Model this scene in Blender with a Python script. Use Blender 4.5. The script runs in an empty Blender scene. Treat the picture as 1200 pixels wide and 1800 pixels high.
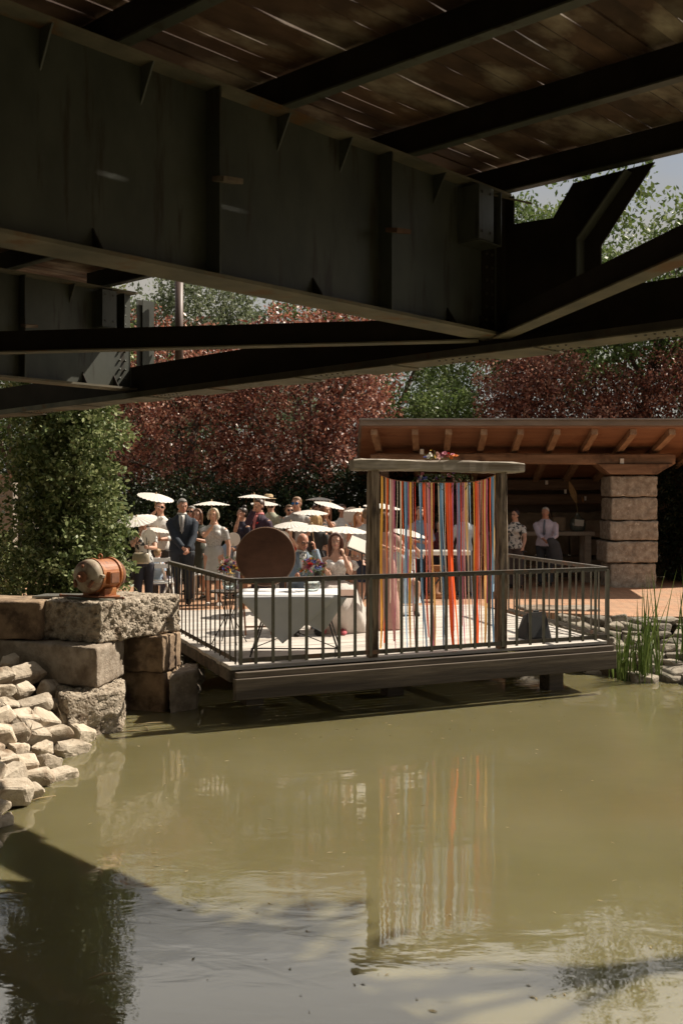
import bpy, bmesh, math, random
import numpy as np
from mathutils import Vector, Matrix, Euler
R = math.radians
random.seed(7)
SC = bpy.context.scene
COL = SC.collection
# ------------------------------------------------------------------ camera
F, HY, ZC = 1850.0, 882.0, 2.44          # focal length in photo pixels, horizon row, eye height above the pond
cam = bpy.data.cameras.new('camera'); camo = bpy.data.objects.new('camera', cam); COL.objects.link(camo)
camo.location = (0, 0, ZC); camo.rotation_euler = (R(90), 0, 0)
cam.sensor_fit = 'VERTICAL'; cam.sensor_height = 36.0; cam.lens = 36.0 * F / 1800.0
cam.shift_y = -(900 - HY) / 1800.0
cam.clip_end = 500; cam.clip_start = 0.05
cam.dof.use_dof = True; cam.dof.focus_distance = 13.5; cam.dof.aperture_fstop = 3.2
SC.camera = camo
# ------------------------------------------------------------------ light
SUN_AZ = Vector((0.91, 0.42)).normalized(); SUN_EL = R(49)
world = bpy.data.worlds.new("World"); SC.world = world; world.use_nodes = True
nt = world.node_tree; bg = nt.nodes['Background']
sky = nt.nodes.new('ShaderNodeTexSky'); sky.sky_type = 'NISHITA'; sky.sun_disc = False
sky.sun_elevation = SUN_EL; sky.sun_rotation = math.atan2(SUN_AZ.x, SUN_AZ.y)
sky.air_density = 1.1; sky.dust_density = 2.5
tc = nt.nodes.new('ShaderNodeTexCoord'); mp = nt.nodes.new('ShaderNodeMapping'); mp.inputs['Scale'].default_value = (1, 1, 2.6)
cn = nt.nodes.new('ShaderNodeTexNoise'); cn.inputs['Scale'].default_value = 1.9; cn.inputs['Detail'].default_value = 7
cr = nt.nodes.new('ShaderNodeValToRGB'); cr.color_ramp.elements[0].position = 0.34; cr.color_ramp.elements[1].position = 0.56
mixc = nt.nodes.new('ShaderNodeMixRGB'); mixc.inputs[2].default_value = (7.6, 7.3, 6.8, 1)
nt.links.new(tc.outputs['Generated'], mp.inputs[0]); nt.links.new(mp.outputs[0], cn.inputs[0]); nt.links.new(cn.outputs[0], cr.inputs[0])
def mrange(src, a, b, c, d):
    n = nt.nodes.new('ShaderNodeMapRange'); n.interpolation_type = 'SMOOTHSTEP'
    for i_, v_ in enumerate((a, b, c, d)): n.inputs[i_ + 1].default_value = v_
    nt.links.new(src, n.inputs[0]); return n.outputs[0]
def mmul(a, b):
    n = nt.nodes.new('ShaderNodeMath'); n.operation = 'MULTIPLY'; nt.links.new(a, n.inputs[0]); nt.links.new(b, n.inputs[1]); return n.outputs[0]
# a bright bank of cloud ahead, thin cloud elsewhere
sx_ = nt.nodes.new('ShaderNodeSeparateXYZ'); nt.links.new(tc.outputs['Generated'], sx_.inputs[0])
ahead = mmul(mrange(sx_.outputs[1], .45, .8, 0, 1), mmul(mrange(sx_.outputs[2], .32, .42, .0, 1), mrange(sx_.outputs[2], .56, .68, 1, 0)))
el_ = nt.nodes.new('ShaderNodeMath'); el_.operation = 'MULTIPLY_ADD'; nt.links.new(ahead, el_.inputs[0]); el_.inputs[1].default_value = 2.2; el_.inputs[2].default_value = .40
cb_ = nt.nodes.new('ShaderNodeVectorMath'); cb_.operation = 'SCALE'; cb_.inputs[0].default_value = (13.0, 12.2, 10.8); nt.links.new(el_.outputs[0], cb_.inputs['Scale']); nt.links.new(cb_.outputs[0], mixc.inputs[2])
mx_ = nt.nodes.new('ShaderNodeMath'); mx_.operation = 'MAXIMUM'; h9 = nt.nodes.new('ShaderNodeMath'); h9.operation = 'MULTIPLY'; h9.inputs[1].default_value = .75; nt.links.new(ahead, h9.inputs[0]); nt.links.new(cr.outputs[0], mx_.inputs[0]); nt.links.new(h9.outputs[0], mx_.inputs[1]); nt.links.new(mx_.outputs[0], mixc.inputs[0]); nt.links.new(sky.outputs[0], mixc.inputs[1]); nt.links.new(mixc.outputs[0], bg.inputs[0])
bg.inputs[1].default_value = 0.055
sl = bpy.data.lights.new('sun', 'SUN'); sl.energy = 5.0; sl.angle = R(0.5); sl.color = (1.0, 0.90, 0.76)
so = bpy.data.objects.new('sun', sl); COL.objects.link(so); so.location = (0, 0, 30)
sd = Vector((SUN_AZ.x * math.cos(SUN_EL), SUN_AZ.y * math.cos(SUN_EL), math.sin(SUN_EL)))
so.rotation_euler = sd.to_track_quat('Z', 'Y').to_euler()
SC.view_settings.view_transform = 'Standard'; SC.view_settings.look = 'None'
SC.view_settings.exposure = 0.62; SC.view_settings.gamma = 1.0
SC.cycles.use_denoising = True
SC.cycles.max_bounces = 7; SC.cycles.transparent_max_bounces = 8
SC.cycles.sample_clamp_indirect = 6.0

# ------------------------------------------------------------------ geometry helpers
def P(px, py, D):
    """point at depth D that the photo shows at (px, py)"""
    return Vector(((px - 600) / F * D, D, ZC - (py - HY) / F * D))
def onz(px, py, z):
    return P(px, py, (ZC - z) * F / (py - HY))

class MB:
    def __init__(s): s.v = []; s.f = []; s.m = []; s.sm = []
    def add(s, vs, fs, mi=0, smooth=False):
        o = len(s.v); s.v += [tuple(v) for v in vs]; s.f += [tuple(i + o for i in f) for f in fs]
        s.m += [mi] * len(fs); s.sm += [smooth] * len(fs); return s
    def prism(s, poly, z0, z1, mi=0):
        n = len(poly)
        z0s = z0 if hasattr(z0, '__len__') else [z0] * n
        z1s = z1 if hasattr(z1, '__len__') else [z1] * n
        vs = [(p[0], p[1], z0s[i]) for i, p in enumerate(poly)] + [(p[0], p[1], z1s[i]) for i, p in enumerate(poly)]
        a = sum(poly[i][0] * poly[(i + 1) % n][1] - poly[(i + 1) % n][0] * poly[i][1] for i in range(n))
        fs = [tuple(range(n - 1, -1, -1)), tuple(range(n, 2 * n))] + [(i, (i + 1) % n, n + (i + 1) % n, n + i) for i in range(n)]
        if a < 0: fs = [tuple(reversed(f)) for f in fs]
        return s.add(vs, fs, mi)
    def box(s, c, d, rot=None, mi=0):
        M = rot if rot is not None else Matrix.Identity(3)
        if isinstance(M, (int, float)): M = Matrix.Rotation(M, 3, 'Z')
        c = Vector(c); h = [x / 2 for x in d]
        vs = [c + M @ Vector((sx * h[0], sy * h[1], sz * h[2])) for sz in (-1, 1) for sy in (-1, 1) for sx in (-1, 1)]
        return s.add(vs, [(0, 2, 3, 1), (4, 5, 7, 6), (0, 1, 5, 4), (2, 6, 7, 3), (0, 4, 6, 2), (1, 3, 7, 5)], mi)
    def bar(s, a, b, w, h, up=(0, 0, 1), mi=0):
        """box from a to b: width w across, height h along up"""
        a = Vector(a); b = Vector(b); d = b - a; L = d.length; d.normalize(); up = Vector(up)
        x = d.cross(up)
        if x.length < 1e-5: x = d.cross(Vector((0, 1, 0)))
        x.normalize(); u = x.cross(d).normalized()
        M = Matrix((x, d, u)).transposed()
        return s.box((a + b) / 2, (w, L, h), M, mi)
    def tube(s, pts, rad, n=8, mi=0, cap=True, ry=None, up=None, smooth=True):
        """loft of ellipses along pts; rad float/list; ry second radius"""
        pts = [Vector(p) for p in pts]; k = len(pts)
        rs = rad if hasattr(rad, '__len__') else [rad] * k
        r2 = rs if ry is None else (ry if hasattr(ry, '__len__') else [ry] * k)
        vs = []; prev = None
        for i, p in enumerate(pts):
            t = (pts[min(i + 1, k - 1)] - pts[max(i - 1, 0)])
            if t.length < 1e-9: t = Vector((0, 0, 1))
            t.normalize()
            if up is not None: x = Vector(up) - t * t.dot(Vector(up))
            elif prev is not None: x = prev - t * t.dot(prev)
            else:
                q = Vector((1, 0, 0)) if abs(t.x) < 0.9 else Vector((0, 1, 0)); x = q - t * t.dot(q)
            if x.length < 1e-6: x = t.orthogonal()
            x.normalize(); prev = x; y = t.cross(x)
            for j in range(n):
                a = 2 * math.pi * j / n
                vs.append(p + x * math.cos(a) * rs[i] + y * math.sin(a) * r2[i])
        fs = [(i * n + j, i * n + (j + 1) % n, (i + 1) * n + (j + 1) % n, (i + 1) * n + j) for i in range(k - 1) for j in range(n)]
        if cap: fs += [tuple(range(n - 1, -1, -1)), tuple((k - 1) * n + j for j in range(n))]
        return s.add(vs, fs, mi, smooth)
    def ell(s, c, r, nu=12, nv=8, rot=None, mi=0, smooth=True):
        c = Vector(c); M = rot if rot is not None else Matrix.Identity(3)
        r = r if hasattr(r, '__len__') else (r, r, r)
        vs = [c + M @ Vector((0, 0, r[2]))]
        for i in range(1, nv):
            th = math.pi * i / nv
            for j in range(nu):
                a = 2 * math.pi * j / nu
                vs.append(c + M @ Vector((r[0] * math.sin(th) * math.cos(a), r[1] * math.sin(th) * math.sin(a), r[2] * math.cos(th))))
        vs.append(c + M @ Vector((0, 0, -r[2]))); L = len(vs) - 1
        fs = [(0, 1 + j, 1 + (j + 1) % nu) for j in range(nu)]
        for i in range(nv - 2):
            for j in range(nu):
                a = 1 + i * nu + j; b = 1 + i * nu + (j + 1) % nu
                fs.append((a, a + nu, b + nu, b))
        fs += [(L, 1 + (nv - 2) * nu + (j + 1) % nu, 1 + (nv - 2) * nu + j) for j in range(nu)]
        return s.add(vs, fs, mi, smooth)
    def cyl(s, a, b, r, n=16, mi=0, smooth=False, r2=None):
        a = Vector(a); b = Vector(b)
        return s.tube([a, b], [r, r if r2 is None else r2], n=n, mi=mi, smooth=smooth)
    def build(s, name, mat, parent=None, loc=None, bevel=0, seg=2, sub=0, remesh=0, smooth_it=0, disp=None):
        me = bpy.data.meshes.new(name); me.from_pydata(s.v, [], s.f)
        for m in (mat if isinstance(mat, (list, tuple)) else [mat]): me.materials.append(m)
        me.polygons.foreach_set('material_index', s.m); me.polygons.foreach_set('use_smooth', s.sm); me.update()
        o = bpy.data.objects.new(name, me); COL.objects.link(o)
        if parent is not None: o.parent = parent
        if loc is not None: o.location = loc
        if bevel:
            b = o.modifiers.new('bevel', 'BEVEL'); b.width = bevel; b.segments = seg; b.limit_method = 'ANGLE'; b.angle_limit = R(35)
        if sub:
            b = o.modifiers.new('sub', 'SUBSURF'); b.levels = sub; b.render_levels = sub
        if remesh:
            b = o.modifiers.new('remesh', 'REMESH'); b.mode = 'VOXEL'; b.voxel_size = remesh; b.use_smooth_shade = True
            if smooth_it:
                b = o.modifiers.new('smooth', 'SMOOTH'); b.factor = 0.5; b.iterations = smooth_it
        return o

def tag(o, label=None, cat=None, group=None, kind=None):
    for k, v in (('label', label), ('category', cat), ('group', group), ('kind', kind)):
        if v: o[k] = v
    return o
def thing(name, label, cat, loc=(0, 0, 0), rz=0, group=None):
    o = bpy.data.objects.new(name, None); COL.objects.link(o); o.empty_display_size = 0.1
    o.location = loc; o.rotation_euler = (0, 0, rz)
    return tag(o, label, cat, group)
def kids(o): return [c for c in bpy.data.objects if c.parent is o]
CH = {}
def copy_tree(o, parent=None):
    c = o.copy(); COL.objects.link(c)
    if parent is not None: c.parent = parent
    for ch in list(o.children): copy_tree(ch, c)
    return c

# ------------------------------------------------------------------ materials
def lin(c): return tuple(c) + (1,) if len(c) == 3 else c
def pmat(name, c1, c2=None, scale=6, detail=6, lo=0.35, hi=0.65, rough=0.6, bump=0.0, bscale=None, stretch=(1, 1, 1), coord='Object',
         metallic=0, c3=None, s3=2.0, lo3=0.55, hi3=0.7, spec=0.5, rnd=0.0, bdist=0.01, trans=0, sheen=0, wave=None, voro=None, stretch3=(1, 1, 1)):
    m = bpy.data.materials.new(name); m.use_nodes = True; t = m.node_tree; N = t.nodes; L = t.links
    b = N['Principled BSDF']; b.inputs['Roughness'].default_value = rough; b.inputs['Metallic'].default_value = metallic
    b.inputs['Specular IOR Level'].default_value = spec
    if sheen: b.inputs['Sheen Weight'].default_value = sheen
    if coord == 'Position': g = N.new('ShaderNodeNewGeometry'); src = g.outputs['Position']
    else: g = N.new('ShaderNodeTexCoord'); src = g.outputs['Object']
    def mapped(st):
        if tuple(st) == (1, 1, 1): return src
        q = N.new('ShaderNodeMapping'); q.inputs['Scale'].default_value = st; L.new(src, q.inputs[0]); return q.outputs[0]
    vec = mapped(stretch)
    col = None
    def noise(sc, de, v): 
        n = N.new('ShaderNodeTexNoise'); n.inputs['Scale'].default_value = sc; n.inputs['Detail'].default_value = de; n.inputs['Roughness'].default_value = 0.6
        L.new(v, n.inputs['Vector']); return n.outputs['Fac']
    def ramp(fac, a, z):
        r = N.new('ShaderNodeMapRange'); r.inputs[1].default_value = a; r.inputs[2].default_value = z; L.new(fac, r.inputs[0]); return r.outputs[0]
    def mix(fac, a, c):
        x = N.new('ShaderNodeMix'); x.data_type = 'RGBA'; L.new(fac, x.inputs[0])
        if isinstance(a, tuple): x.inputs[6].default_value = lin(a)
        else: L.new(a, x.inputs[6])
        if isinstance(c, tuple): x.inputs[7].default_value = lin(c)
        else: L.new(c, x.inputs[7])
        return x.outputs[2]
    if c2 is not None: col = mix(ramp(noise(scale, detail, vec), lo, hi), tuple(c1), tuple(c2))
    if c3 is not None: col = mix(ramp(noise(s3, 8, mapped(stretch3)), lo3, hi3), col if col is not None else tuple(c1), tuple(c3))
    if rnd:
        oi = N.new('ShaderNodeObjectInfo'); hs = N.new('ShaderNodeHueSaturation'); r = N.new('ShaderNodeMapRange')
        r.inputs[3].default_value = 1 - rnd; r.inputs[4].default_value = 1 + rnd; L.new(oi.outputs['Random'], r.inputs[0]); L.new(r.outputs[0], hs.inputs['Value'])
        if col is None: hs.inputs['Color'].default_value = lin(tuple(c1))
        else: L.new(col, hs.inputs['Color'])
        col = hs.outputs[0]
    if col is None: b.inputs['Base Color'].default_value = lin(tuple(c1))
    else: L.new(col, b.inputs['Base Color'])
    if bump:
        bp = N.new('ShaderNodeBump'); bp.inputs['Strength'].default_value = bump; bp.inputs['Distance'].default_value = bdist
        if voro:
            vo = N.new('ShaderNodeTexVoronoi'); vo.inputs['Scale'].default_value = voro; L.new(vec, vo.inputs['Vector'])
            ad = N.new('ShaderNodeMath'); ad.operation = 'MULTIPLY'; L.new(ramp(vo.outputs['Distance'], 0.05, 0.5), ad.inputs[0]); L.new(noise(bscale or scale * 3, 8, vec), ad.inputs[1]); hgt = ad.outputs[0]
        else: hgt = noise(bscale or scale * 3, 8, vec)
        L.new(hgt, bp.inputs['Height']); L.new(bp.outputs[0], b.inputs['Normal'])
    if trans:
        o = N['Material Output']; tr = N.new('ShaderNodeBsdfTranslucent'); ms = N.new('ShaderNodeMixShader'); ms.inputs[0].default_value = trans
        if col is None: tr.inputs[0].default_value = lin(tuple(c1))
        else: L.new(col, tr.inputs[0])
        L.new(b.outputs[0], ms.inputs[1]); L.new(tr.outputs[0], ms.inputs[2]); L.new(ms.outputs[0], o.inputs[0])
    return m
def leafmat(name, cols, trans=0.35, rough=0.45, mottle=0.5, vscale=0.6, spec=.25):
    """cols: list of (pos, rgb) over a per-leaf random number, shifted by a slow noise so whole sprays differ"""
    m = bpy.data.materials.new(name); m.use_nodes = True; t = m.node_tree; N = t.nodes; L = t.links
    b = N['Principled BSDF']; b.inputs['Roughness'].default_value = rough; b.inputs['Specular IOR Level'].default_value = spec
    g = N.new('ShaderNodeNewGeometry'); n = N.new('ShaderNodeTexNoise'); n.inputs['Scale'].default_value = vscale; n.inputs['Detail'].default_value = 3
    L.new(g.outputs['Position'], n.inputs['Vector'])
    mr = N.new('ShaderNodeMapRange'); mr.inputs[1].default_value = 0.3; mr.inputs[2].default_value = 0.7; L.new(n.outputs[0], mr.inputs[0])
    mx = N.new('ShaderNodeMix'); mx.data_type = 'FLOAT'; mx.inputs[0].default_value = mottle
    L.new(g.outputs['Random Per Island'], mx.inputs[2]); L.new(mr.outputs[0], mx.inputs[3])
    r = N.new('ShaderNodeValToRGB'); e = r.color_ramp.elements
    e[0].position, e[0].color = cols[0][0], lin(cols[0][1]); e[1].position, e[1].color = cols[-1][0], lin(cols[-1][1])
    for p, c in cols[1:-1]: q = e.new(p); q.color = lin(c)
    L.new(mx.outputs[0], r.inputs[0]); L.new(r.outputs[0], b.inputs['Base Color'])
    o = N['Material Output']; tr = N.new('ShaderNodeBsdfTranslucent'); ms = N.new('ShaderNodeMixShader'); ms.inputs[0].default_value = trans
    L.new(r.outputs[0], tr.inputs[0]); L.new(b.outputs[0], ms.inputs[1]); L.new(tr.outputs[0], ms.inputs[2]); L.new(ms.outputs[0], o.inputs[0])
    return m
# ================================================================== SETTING: water, ground, terrace
def water_mat():
    m = bpy.data.materials.new('pond_water'); m.use_nodes = True; t = m.node_tree; N = t.nodes; L = t.links
    b = N['Principled BSDF']; b.inputs['IOR'].default_value = 1.45; b.inputs['Roughness'].default_value = 0.02
    b.inputs['Subsurface Weight'].default_value = 1.0; b.inputs['Subsurface Radius'].default_value = (1.0, .8, .35); b.inputs['Subsurface Scale'].default_value = .18
    g = N.new('ShaderNodeNewGeometry')
    n1 = N.new('ShaderNodeTexNoise'); n1.inputs['Scale'].default_value = 0.7; n1.inputs['Detail'].default_value = 4; L.new(g.outputs['Position'], n1.inputs['Vector'])
    r = N.new('ShaderNodeValToRGB'); e = r.color_ramp.elements
    e[0].position = 0.3; e[0].color = (0.132, 0.117, 0.057, 1); e[1].position = 0.7; e[1].color = (0.160, 0.143, 0.076, 1)
    L.new(n1.outputs[0], r.inputs[0]); L.new(r.outputs[0], b.inputs['Base Color'])
    mp = N.new('ShaderNodeMapping'); mp.inputs['Scale'].default_value = (0.8, 1.5, 1); mp.inputs['Rotation'].default_value = (0, 0, 0.15); L.new(g.outputs['Position'], mp.inputs[0])
    w1 = N.new('ShaderNodeTexNoise'); w1.inputs['Scale'].default_value = 2.6; w1.inputs['Detail'].default_value = 3; w1.inputs['Distortion'].default_value = 0.6; L.new(mp.outputs[0], w1.inputs['Vector'])
    w2 = N.new('ShaderNodeTexNoise'); w2.inputs['Scale'].default_value = 11; w2.inputs['Detail'].default_value = 2; L.new(mp.outputs[0], w2.inputs['Vector'])
    # calm and ruffled zones
    z = N.new('ShaderNodeTexNoise'); z.inputs['Scale'].default_value = 0.5; z.inputs['Detail'].default_value = 2; L.new(g.outputs['Position'], z.inputs['Vector'])
    zr = N.new('ShaderNodeMapRange'); zr.inputs[1].default_value = 0.42; zr.inputs[2].default_value = 0.62; zr.inputs[3].default_value = 0.03; zr.inputs[4].default_value = 0.22; L.new(z.outputs[0], zr.inputs[0])
    mu = N.new('ShaderNodeMath'); mu.operation = 'MULTIPLY'; L.new(w2.outputs[0], mu.inputs[0]); L.new(zr.outputs[0], mu.inputs[1])
    ad = N.new('ShaderNodeMath'); ad.operation = 'ADD'; L.new(w1.outputs[0], ad.inputs[0]); L.new(mu.outputs[0], ad.inputs[1])
    bp = N.new('ShaderNodeBump'); bp.inputs['Strength'].default_value = 1.0; bp.inputs['Distance'].default_value = 0.0023
    L.new(ad.outputs[0], bp.inputs['Height']); L.new(bp.outputs[0], b.inputs['Normal'])
    return m
MW = water_mat()
m = MB(); m.add([(-14, -12, 0), (26, -12, 0), (26, 17.2, 0), (-14, 17.2, 0)], [(0, 1, 2, 3)]); tag(m.build('pond_water', MW), kind='structure')

M_soil = pmat('soil', (0.07, 0.05, 0.03), (0.12, 0.09, 0.055), scale=5, bump=0.6, bscale=14, bdist=0.04, rough=0.95, coord='Position')
# earth: one sheet well beyond everything, with a hole-less step down to the pond
DZ = 0.64
TZ = DZ - 0.02
m = MB()
m.add([(-260, 18.6, TZ - .03), (260, 18.6, TZ - .03), (260, 330, TZ - .03), (-260, 330, TZ - .03)], [(0, 1, 2, 3)])
m.add([(-260, 17.0, -.6), (260, 17.0, -.6), (260, 18.6, TZ - .03), (-260, 18.6, TZ - .03)], [(0, 1, 2, 3)])
m.add([(-260, -60, -.6), (260, -60, -.6), (260, 17.0, -.6), (-260, 17.0, -.6)], [(0, 1, 2, 3)])
tag(m.build('ground', M_soil), kind='structure')
# banks: left behind the boulders and blocks, right behind the stone edging
m = MB(); SHY = [-6, 7, 10.3, 11.6, 12.9, 14.9, 16.9, 18.8]; SHXX = [-3.6, -2.65, -2.5, -2.75, -2.15, -2.6, -3.0, -3.4]
ys = np.linspace(-6, 18.8, 60); n_ = 24; vs = []
for y in ys:
    xs = float(np.interp(y, SHY, SHXX))
    for j in range(n_):
        d = -.6 + (j / (n_ - 1)) ** 2 * 27; vs.append((xs - d, y, max(-.6, min(TZ - .04, .62 * d - .14)) + .02 * math.sin(y * 3 + d * 5)))
m.add(vs, [(i * n_ + j, i * n_ + j + 1, (i + 1) * n_ + j + 1, (i + 1) * n_ + j) for i in range(len(ys) - 1) for j in range(n_ - 1)])
m.prism([(9.0, 3.5), (9.6, 9.0), (11.5, 13.0), (24, 13.8), (24, -6), (10.5, -6)], -.5, [-.05, -.05, -.05, TZ - .04, TZ - .04, -.05])
m.prism([(3.6, 14.9), (4.0, 14.3), (6.2, 14.2), (24, 13.9), (24, 18.7), (3.2, 18.7), (3.3, 16.4)], -.5, [.20, -.05, -.05, -.05, TZ - .04, TZ - .04, .4])
tag(m.build('pond_bank', M_soil), kind='structure')

def paver_mat():
    m = bpy.data.materials.new('clay_pavers'); m.use_nodes = True; t = m.node_tree; N = t.nodes; L = t.links
    b = N['Principled BSDF']; b.inputs['Roughness'].default_value = 0.75
    g = N.new('ShaderNodeNewGeometry'); mp = N.new('ShaderNodeMapping'); mp.inputs['Rotation'].default_value = (0, 0, R(52)); L.new(g.outputs['Position'], mp.inputs[0])
    br = N.new('ShaderNodeTexBrick'); br.inputs['Scale'].default_value = 1.0; br.inputs['Brick Width'].default_value = 0.24; br.inputs['Row Height'].default_value = 0.12
    br.inputs['Mortar Size'].default_value = 0.008; br.inputs['Mortar Smooth'].default_value = 0.3
    br.inputs['Color1'].default_value = (0.50, 0.27, 0.15, 1); br.inputs['Color2'].default_value = (0.38, 0.19, 0.10, 1); br.inputs['Mortar'].default_value = (0.10, 0.075, 0.05, 1)
    L.new(mp.outputs[0], br.inputs['Vector'])
    n = N.new('ShaderNodeTexNoise'); n.inputs['Scale'].default_value = 1.4; n.inputs['Detail'].default_value = 8; L.new(g.outputs['Position'], n.inputs['Vector'])
    mr = N.new('ShaderNodeMapRange'); mr.inputs[1].default_value = .35; mr.inputs[2].default_value = .7; mr.inputs[4].default_value = 0.5; L.new(n.outputs[0], mr.inputs[0])
    mx = N.new('ShaderNodeMix'); mx.data_type = 'RGBA'; L.new(mr.outputs[0], mx.inputs[0]); L.new(br.outputs[0], mx.inputs[6]); mx.inputs[7].default_value = (0.33, 0.23, 0.15, 1)
    L.new(mx.outputs[2], b.inputs['Base Color'])
    bp = N.new('ShaderNodeBump'); bp.inputs['Strength'].default_value = .6; bp.inputs['Distance'].default_value = .006; bp.invert = True; L.new(br.outputs['Fac'], bp.inputs['Height']); L.new(bp.outputs[0], b.inputs['Normal'])
    return m
M_pave = paver_mat()
m = MB()
m.prism([(-3.0, 17.2), (2.45, 18.35), (2.9, 17.6), (4.6, 16.7), (24, 16.4), (24, 25.5), (-14, 25.5), (-14, 14.5), (-3.4, 14.9)], TZ - .20, TZ)
tag(m.build('terrace_pavement', M_pave), kind='structure')

# ================================================================== BRIDGE
M_steel = pmat('green_grey_steel_paint', (0.042, 0.046, 0.037), (0.078, 0.083, 0.068), scale=2.2, stretch=(1, 1, .5), rough=0.5, bump=0.15, bscale=30, bdist=.003, coord='Position', c3=(0.035, 0.028, 0.018), s3=10, lo3=.56, hi3=.66, stretch3=(1, 1, .12))
M_steeld = pmat('dark_steel_paint', (0.018, 0.014, 0.011), (0.030, 0.023, 0.018), scale=3, rough=0.8, spec=.2, bump=0.2, bscale=25, bdist=.003, coord='Position')
M_flange = pmat('weathered_flange_paint', (0.105, 0.10, 0.078), (0.20, 0.175, 0.13), scale=2.5, rough=0.75, spec=.25, bump=.2, bscale=30, bdist=.003, coord='Position', c3=(0.16, 0.085, 0.04), s3=3.1, lo3=.56, hi3=.68)
M_rivet = pmat('rivet_steel', (0.04, 0.034, 0.026), rough=.5)
def plankmat(name, a, b, c3, ang, rough=.8, bump=.35, bscale=9, long=.12, rnd=0.0, s3=1.6, scale=7, lo3=.5, hi3=.75):
    """wood with the grain running along direction ang (radians, world)"""
    m = pmat(name, a, b, scale=scale, rough=rough, bump=bump, bscale=bscale, bdist=.004, coord='Position', c3=c3, s3=s3, lo3=lo3, hi3=hi3, rnd=rnd)
    N = m.node_tree.nodes; L = m.node_tree.links
    g = [n for n in N if n.type == 'NEW_GEOMETRY'][0]
    mp = N.new('ShaderNodeMapping'); mp.inputs['Rotation'].default_value = (0, 0, -ang)
    mp2 = N.new('ShaderNodeMapping'); mp2.inputs['Scale'].default_value = (long, 1, 1); L.new(mp.outputs[0], mp2.inputs[0])
    for l in list(L):
        if l.from_node == g and l.to_node.type == 'TEX_NOISE':
            ts = l.to_socket; L.remove(l); L.new(mp2.outputs[0], ts)
    L.new(g.outputs['Position'], mp.inputs[0]); return m
E0 = Vector((1.17, 8.0, 0)); U = Vector((0.677, 0.736, 0)).normalized(); V = Vector((U.y, -U.x, 0)); BW = 5.12
M_plank = plankmat('bridge_planks', (0.055, 0.026, 0.016), (0.13, 0.072, 0.046), (0.40, 0.34, 0.27), math.atan2(U.y, U.x), s3=2.6, long=.5, lo3=.50, hi3=.72, scale=5, rnd=.4)  # pale blotches paint in the dappled light thrown up by the pond
def B(u, v, z): return E0 + U * u + V * v + Vector((0, 0, z))
ZB, ZT = 3.70, 4.74
bridge = thing('footbridge', 'dark green steel footbridge with plank deck seen from below over the pond', 'footbridge', loc=B(-3, 0, 0))
class BM_(MB):
    def build(s, name, mat, parent=None, **k):
        o = bridge.location
        s.v = [(x - o.x, y - o.y, z - o.z) for x, y, z in s.v]
        return MB.build(s, name, mat, parent, **k)
def ub(m, u0, u1, v0, v1, z0, z1, mi=0):
    return m.prism([B(u0, v0, 0)[:2], B(u1, v0, 0)[:2], B(u1, v1, 0)[:2], B(u0, v1, 0)[:2]], z0, z1, mi)
UL = -15.0
ub0, B0 = ub, B
def tri(m, pts, t):
    """thin plate through three or more points, thickness t along its normal"""
    pts = [Vector(p) for p in pts]; n = (pts[1] - pts[0]).cross(pts[2] - pts[0]).normalized() * t / 2; k = len(pts)
    m.add([p + n for p in pts] + [p - n for p in pts], [tuple(range(k)), tuple(range(2 * k - 1, k - 1, -1))] + [(i, k + i, k + (i + 1) % k, (i + 1) % k) for i in range(k)]); return m
def girder(v, side):
    UO = .36 if v < 0 else 0.0; ub = lambda m, u0, u1, *a: ub0(m, u0 + UO, u1 + UO, *a); B = lambda u, v_, z: B0(u + UO, v_, z)
    g = ub(BM_(), UL, 0, v - .008, v + .008, ZB, ZT).build('girder', M_steel, bridge)
    ub(BM_(), UL, .02, v - .13, v + .13, ZB - .022, ZB - .001).build('bottom_flange', M_flange, g)
    ub(BM_(), UL, .02, v - .13, v + .13, ZT + .001, ZT + .02).build('top_flange', M_flange, g)
    for s in (1.37, 2.85, 4.33, 5.8, 7.3, 8.8, 10.3, 11.8):
        for sd_ in (1, -1):
            ub(BM_(), -s - .006, -s + .006, v + sd_ * .009, v + sd_ * .125, ZB + .001, ZT - .001).build('stiffener', M_steel, g)
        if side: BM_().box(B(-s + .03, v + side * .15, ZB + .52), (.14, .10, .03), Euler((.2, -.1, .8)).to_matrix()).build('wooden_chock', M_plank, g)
    for s in (.32, .78, 1.75, 2.3, 3.3, 3.9, 4.8):
        for sd_ in (1, -1):
            tri(BM_(), [B(-s, v + sd_ * .009, ZT - .001), B(-s, v + sd_ * .12, ZT - .001), B(-s, v + sd_ * .009, ZT - .20)], .01).build('gusset', M_steel, g)
    for s in (.22, .62, 2.0, 3.6, 5.0):
        for sd_ in (1, -1):
            tri(BM_(), [B(-s, v + sd_ * .009, ZB + .001), B(-s, v + sd_ * .10, ZB + .001), B(-s, v + sd_ * .009, ZB + .13)], .01).build('gusset', M_steeld, g)
    if side:
        m = BM_()   # bolted channel bracket
        ub(m, -.50, -.49, v + .009, v + .19, ZT - .42, ZT - .03); ub(m, -.489, -.20, v + .009, v + .19, ZT - .43, ZT - .421); ub(m, -.21, -.20, v + .009, v + .19, ZT - .42, ZT - .03)
        ub(m, -.50, -.32, v + .191, v + .20, ZT - .42, ZT - .03)
        k = m.build('bracket', M_steel, g)
        for zz in (.08, .36):
            for uu in (.36, .46): m = BM_(); m.cyl(B(-uu, v + .20, ZT - zz), B(-uu, v + .206, ZT - zz), .011, 8); m.build('bolt', M_rivet, g)
    return g
for v, s in ((0, 1), (-BW, 1), (4.5, 0)): girder(v, s)
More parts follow.
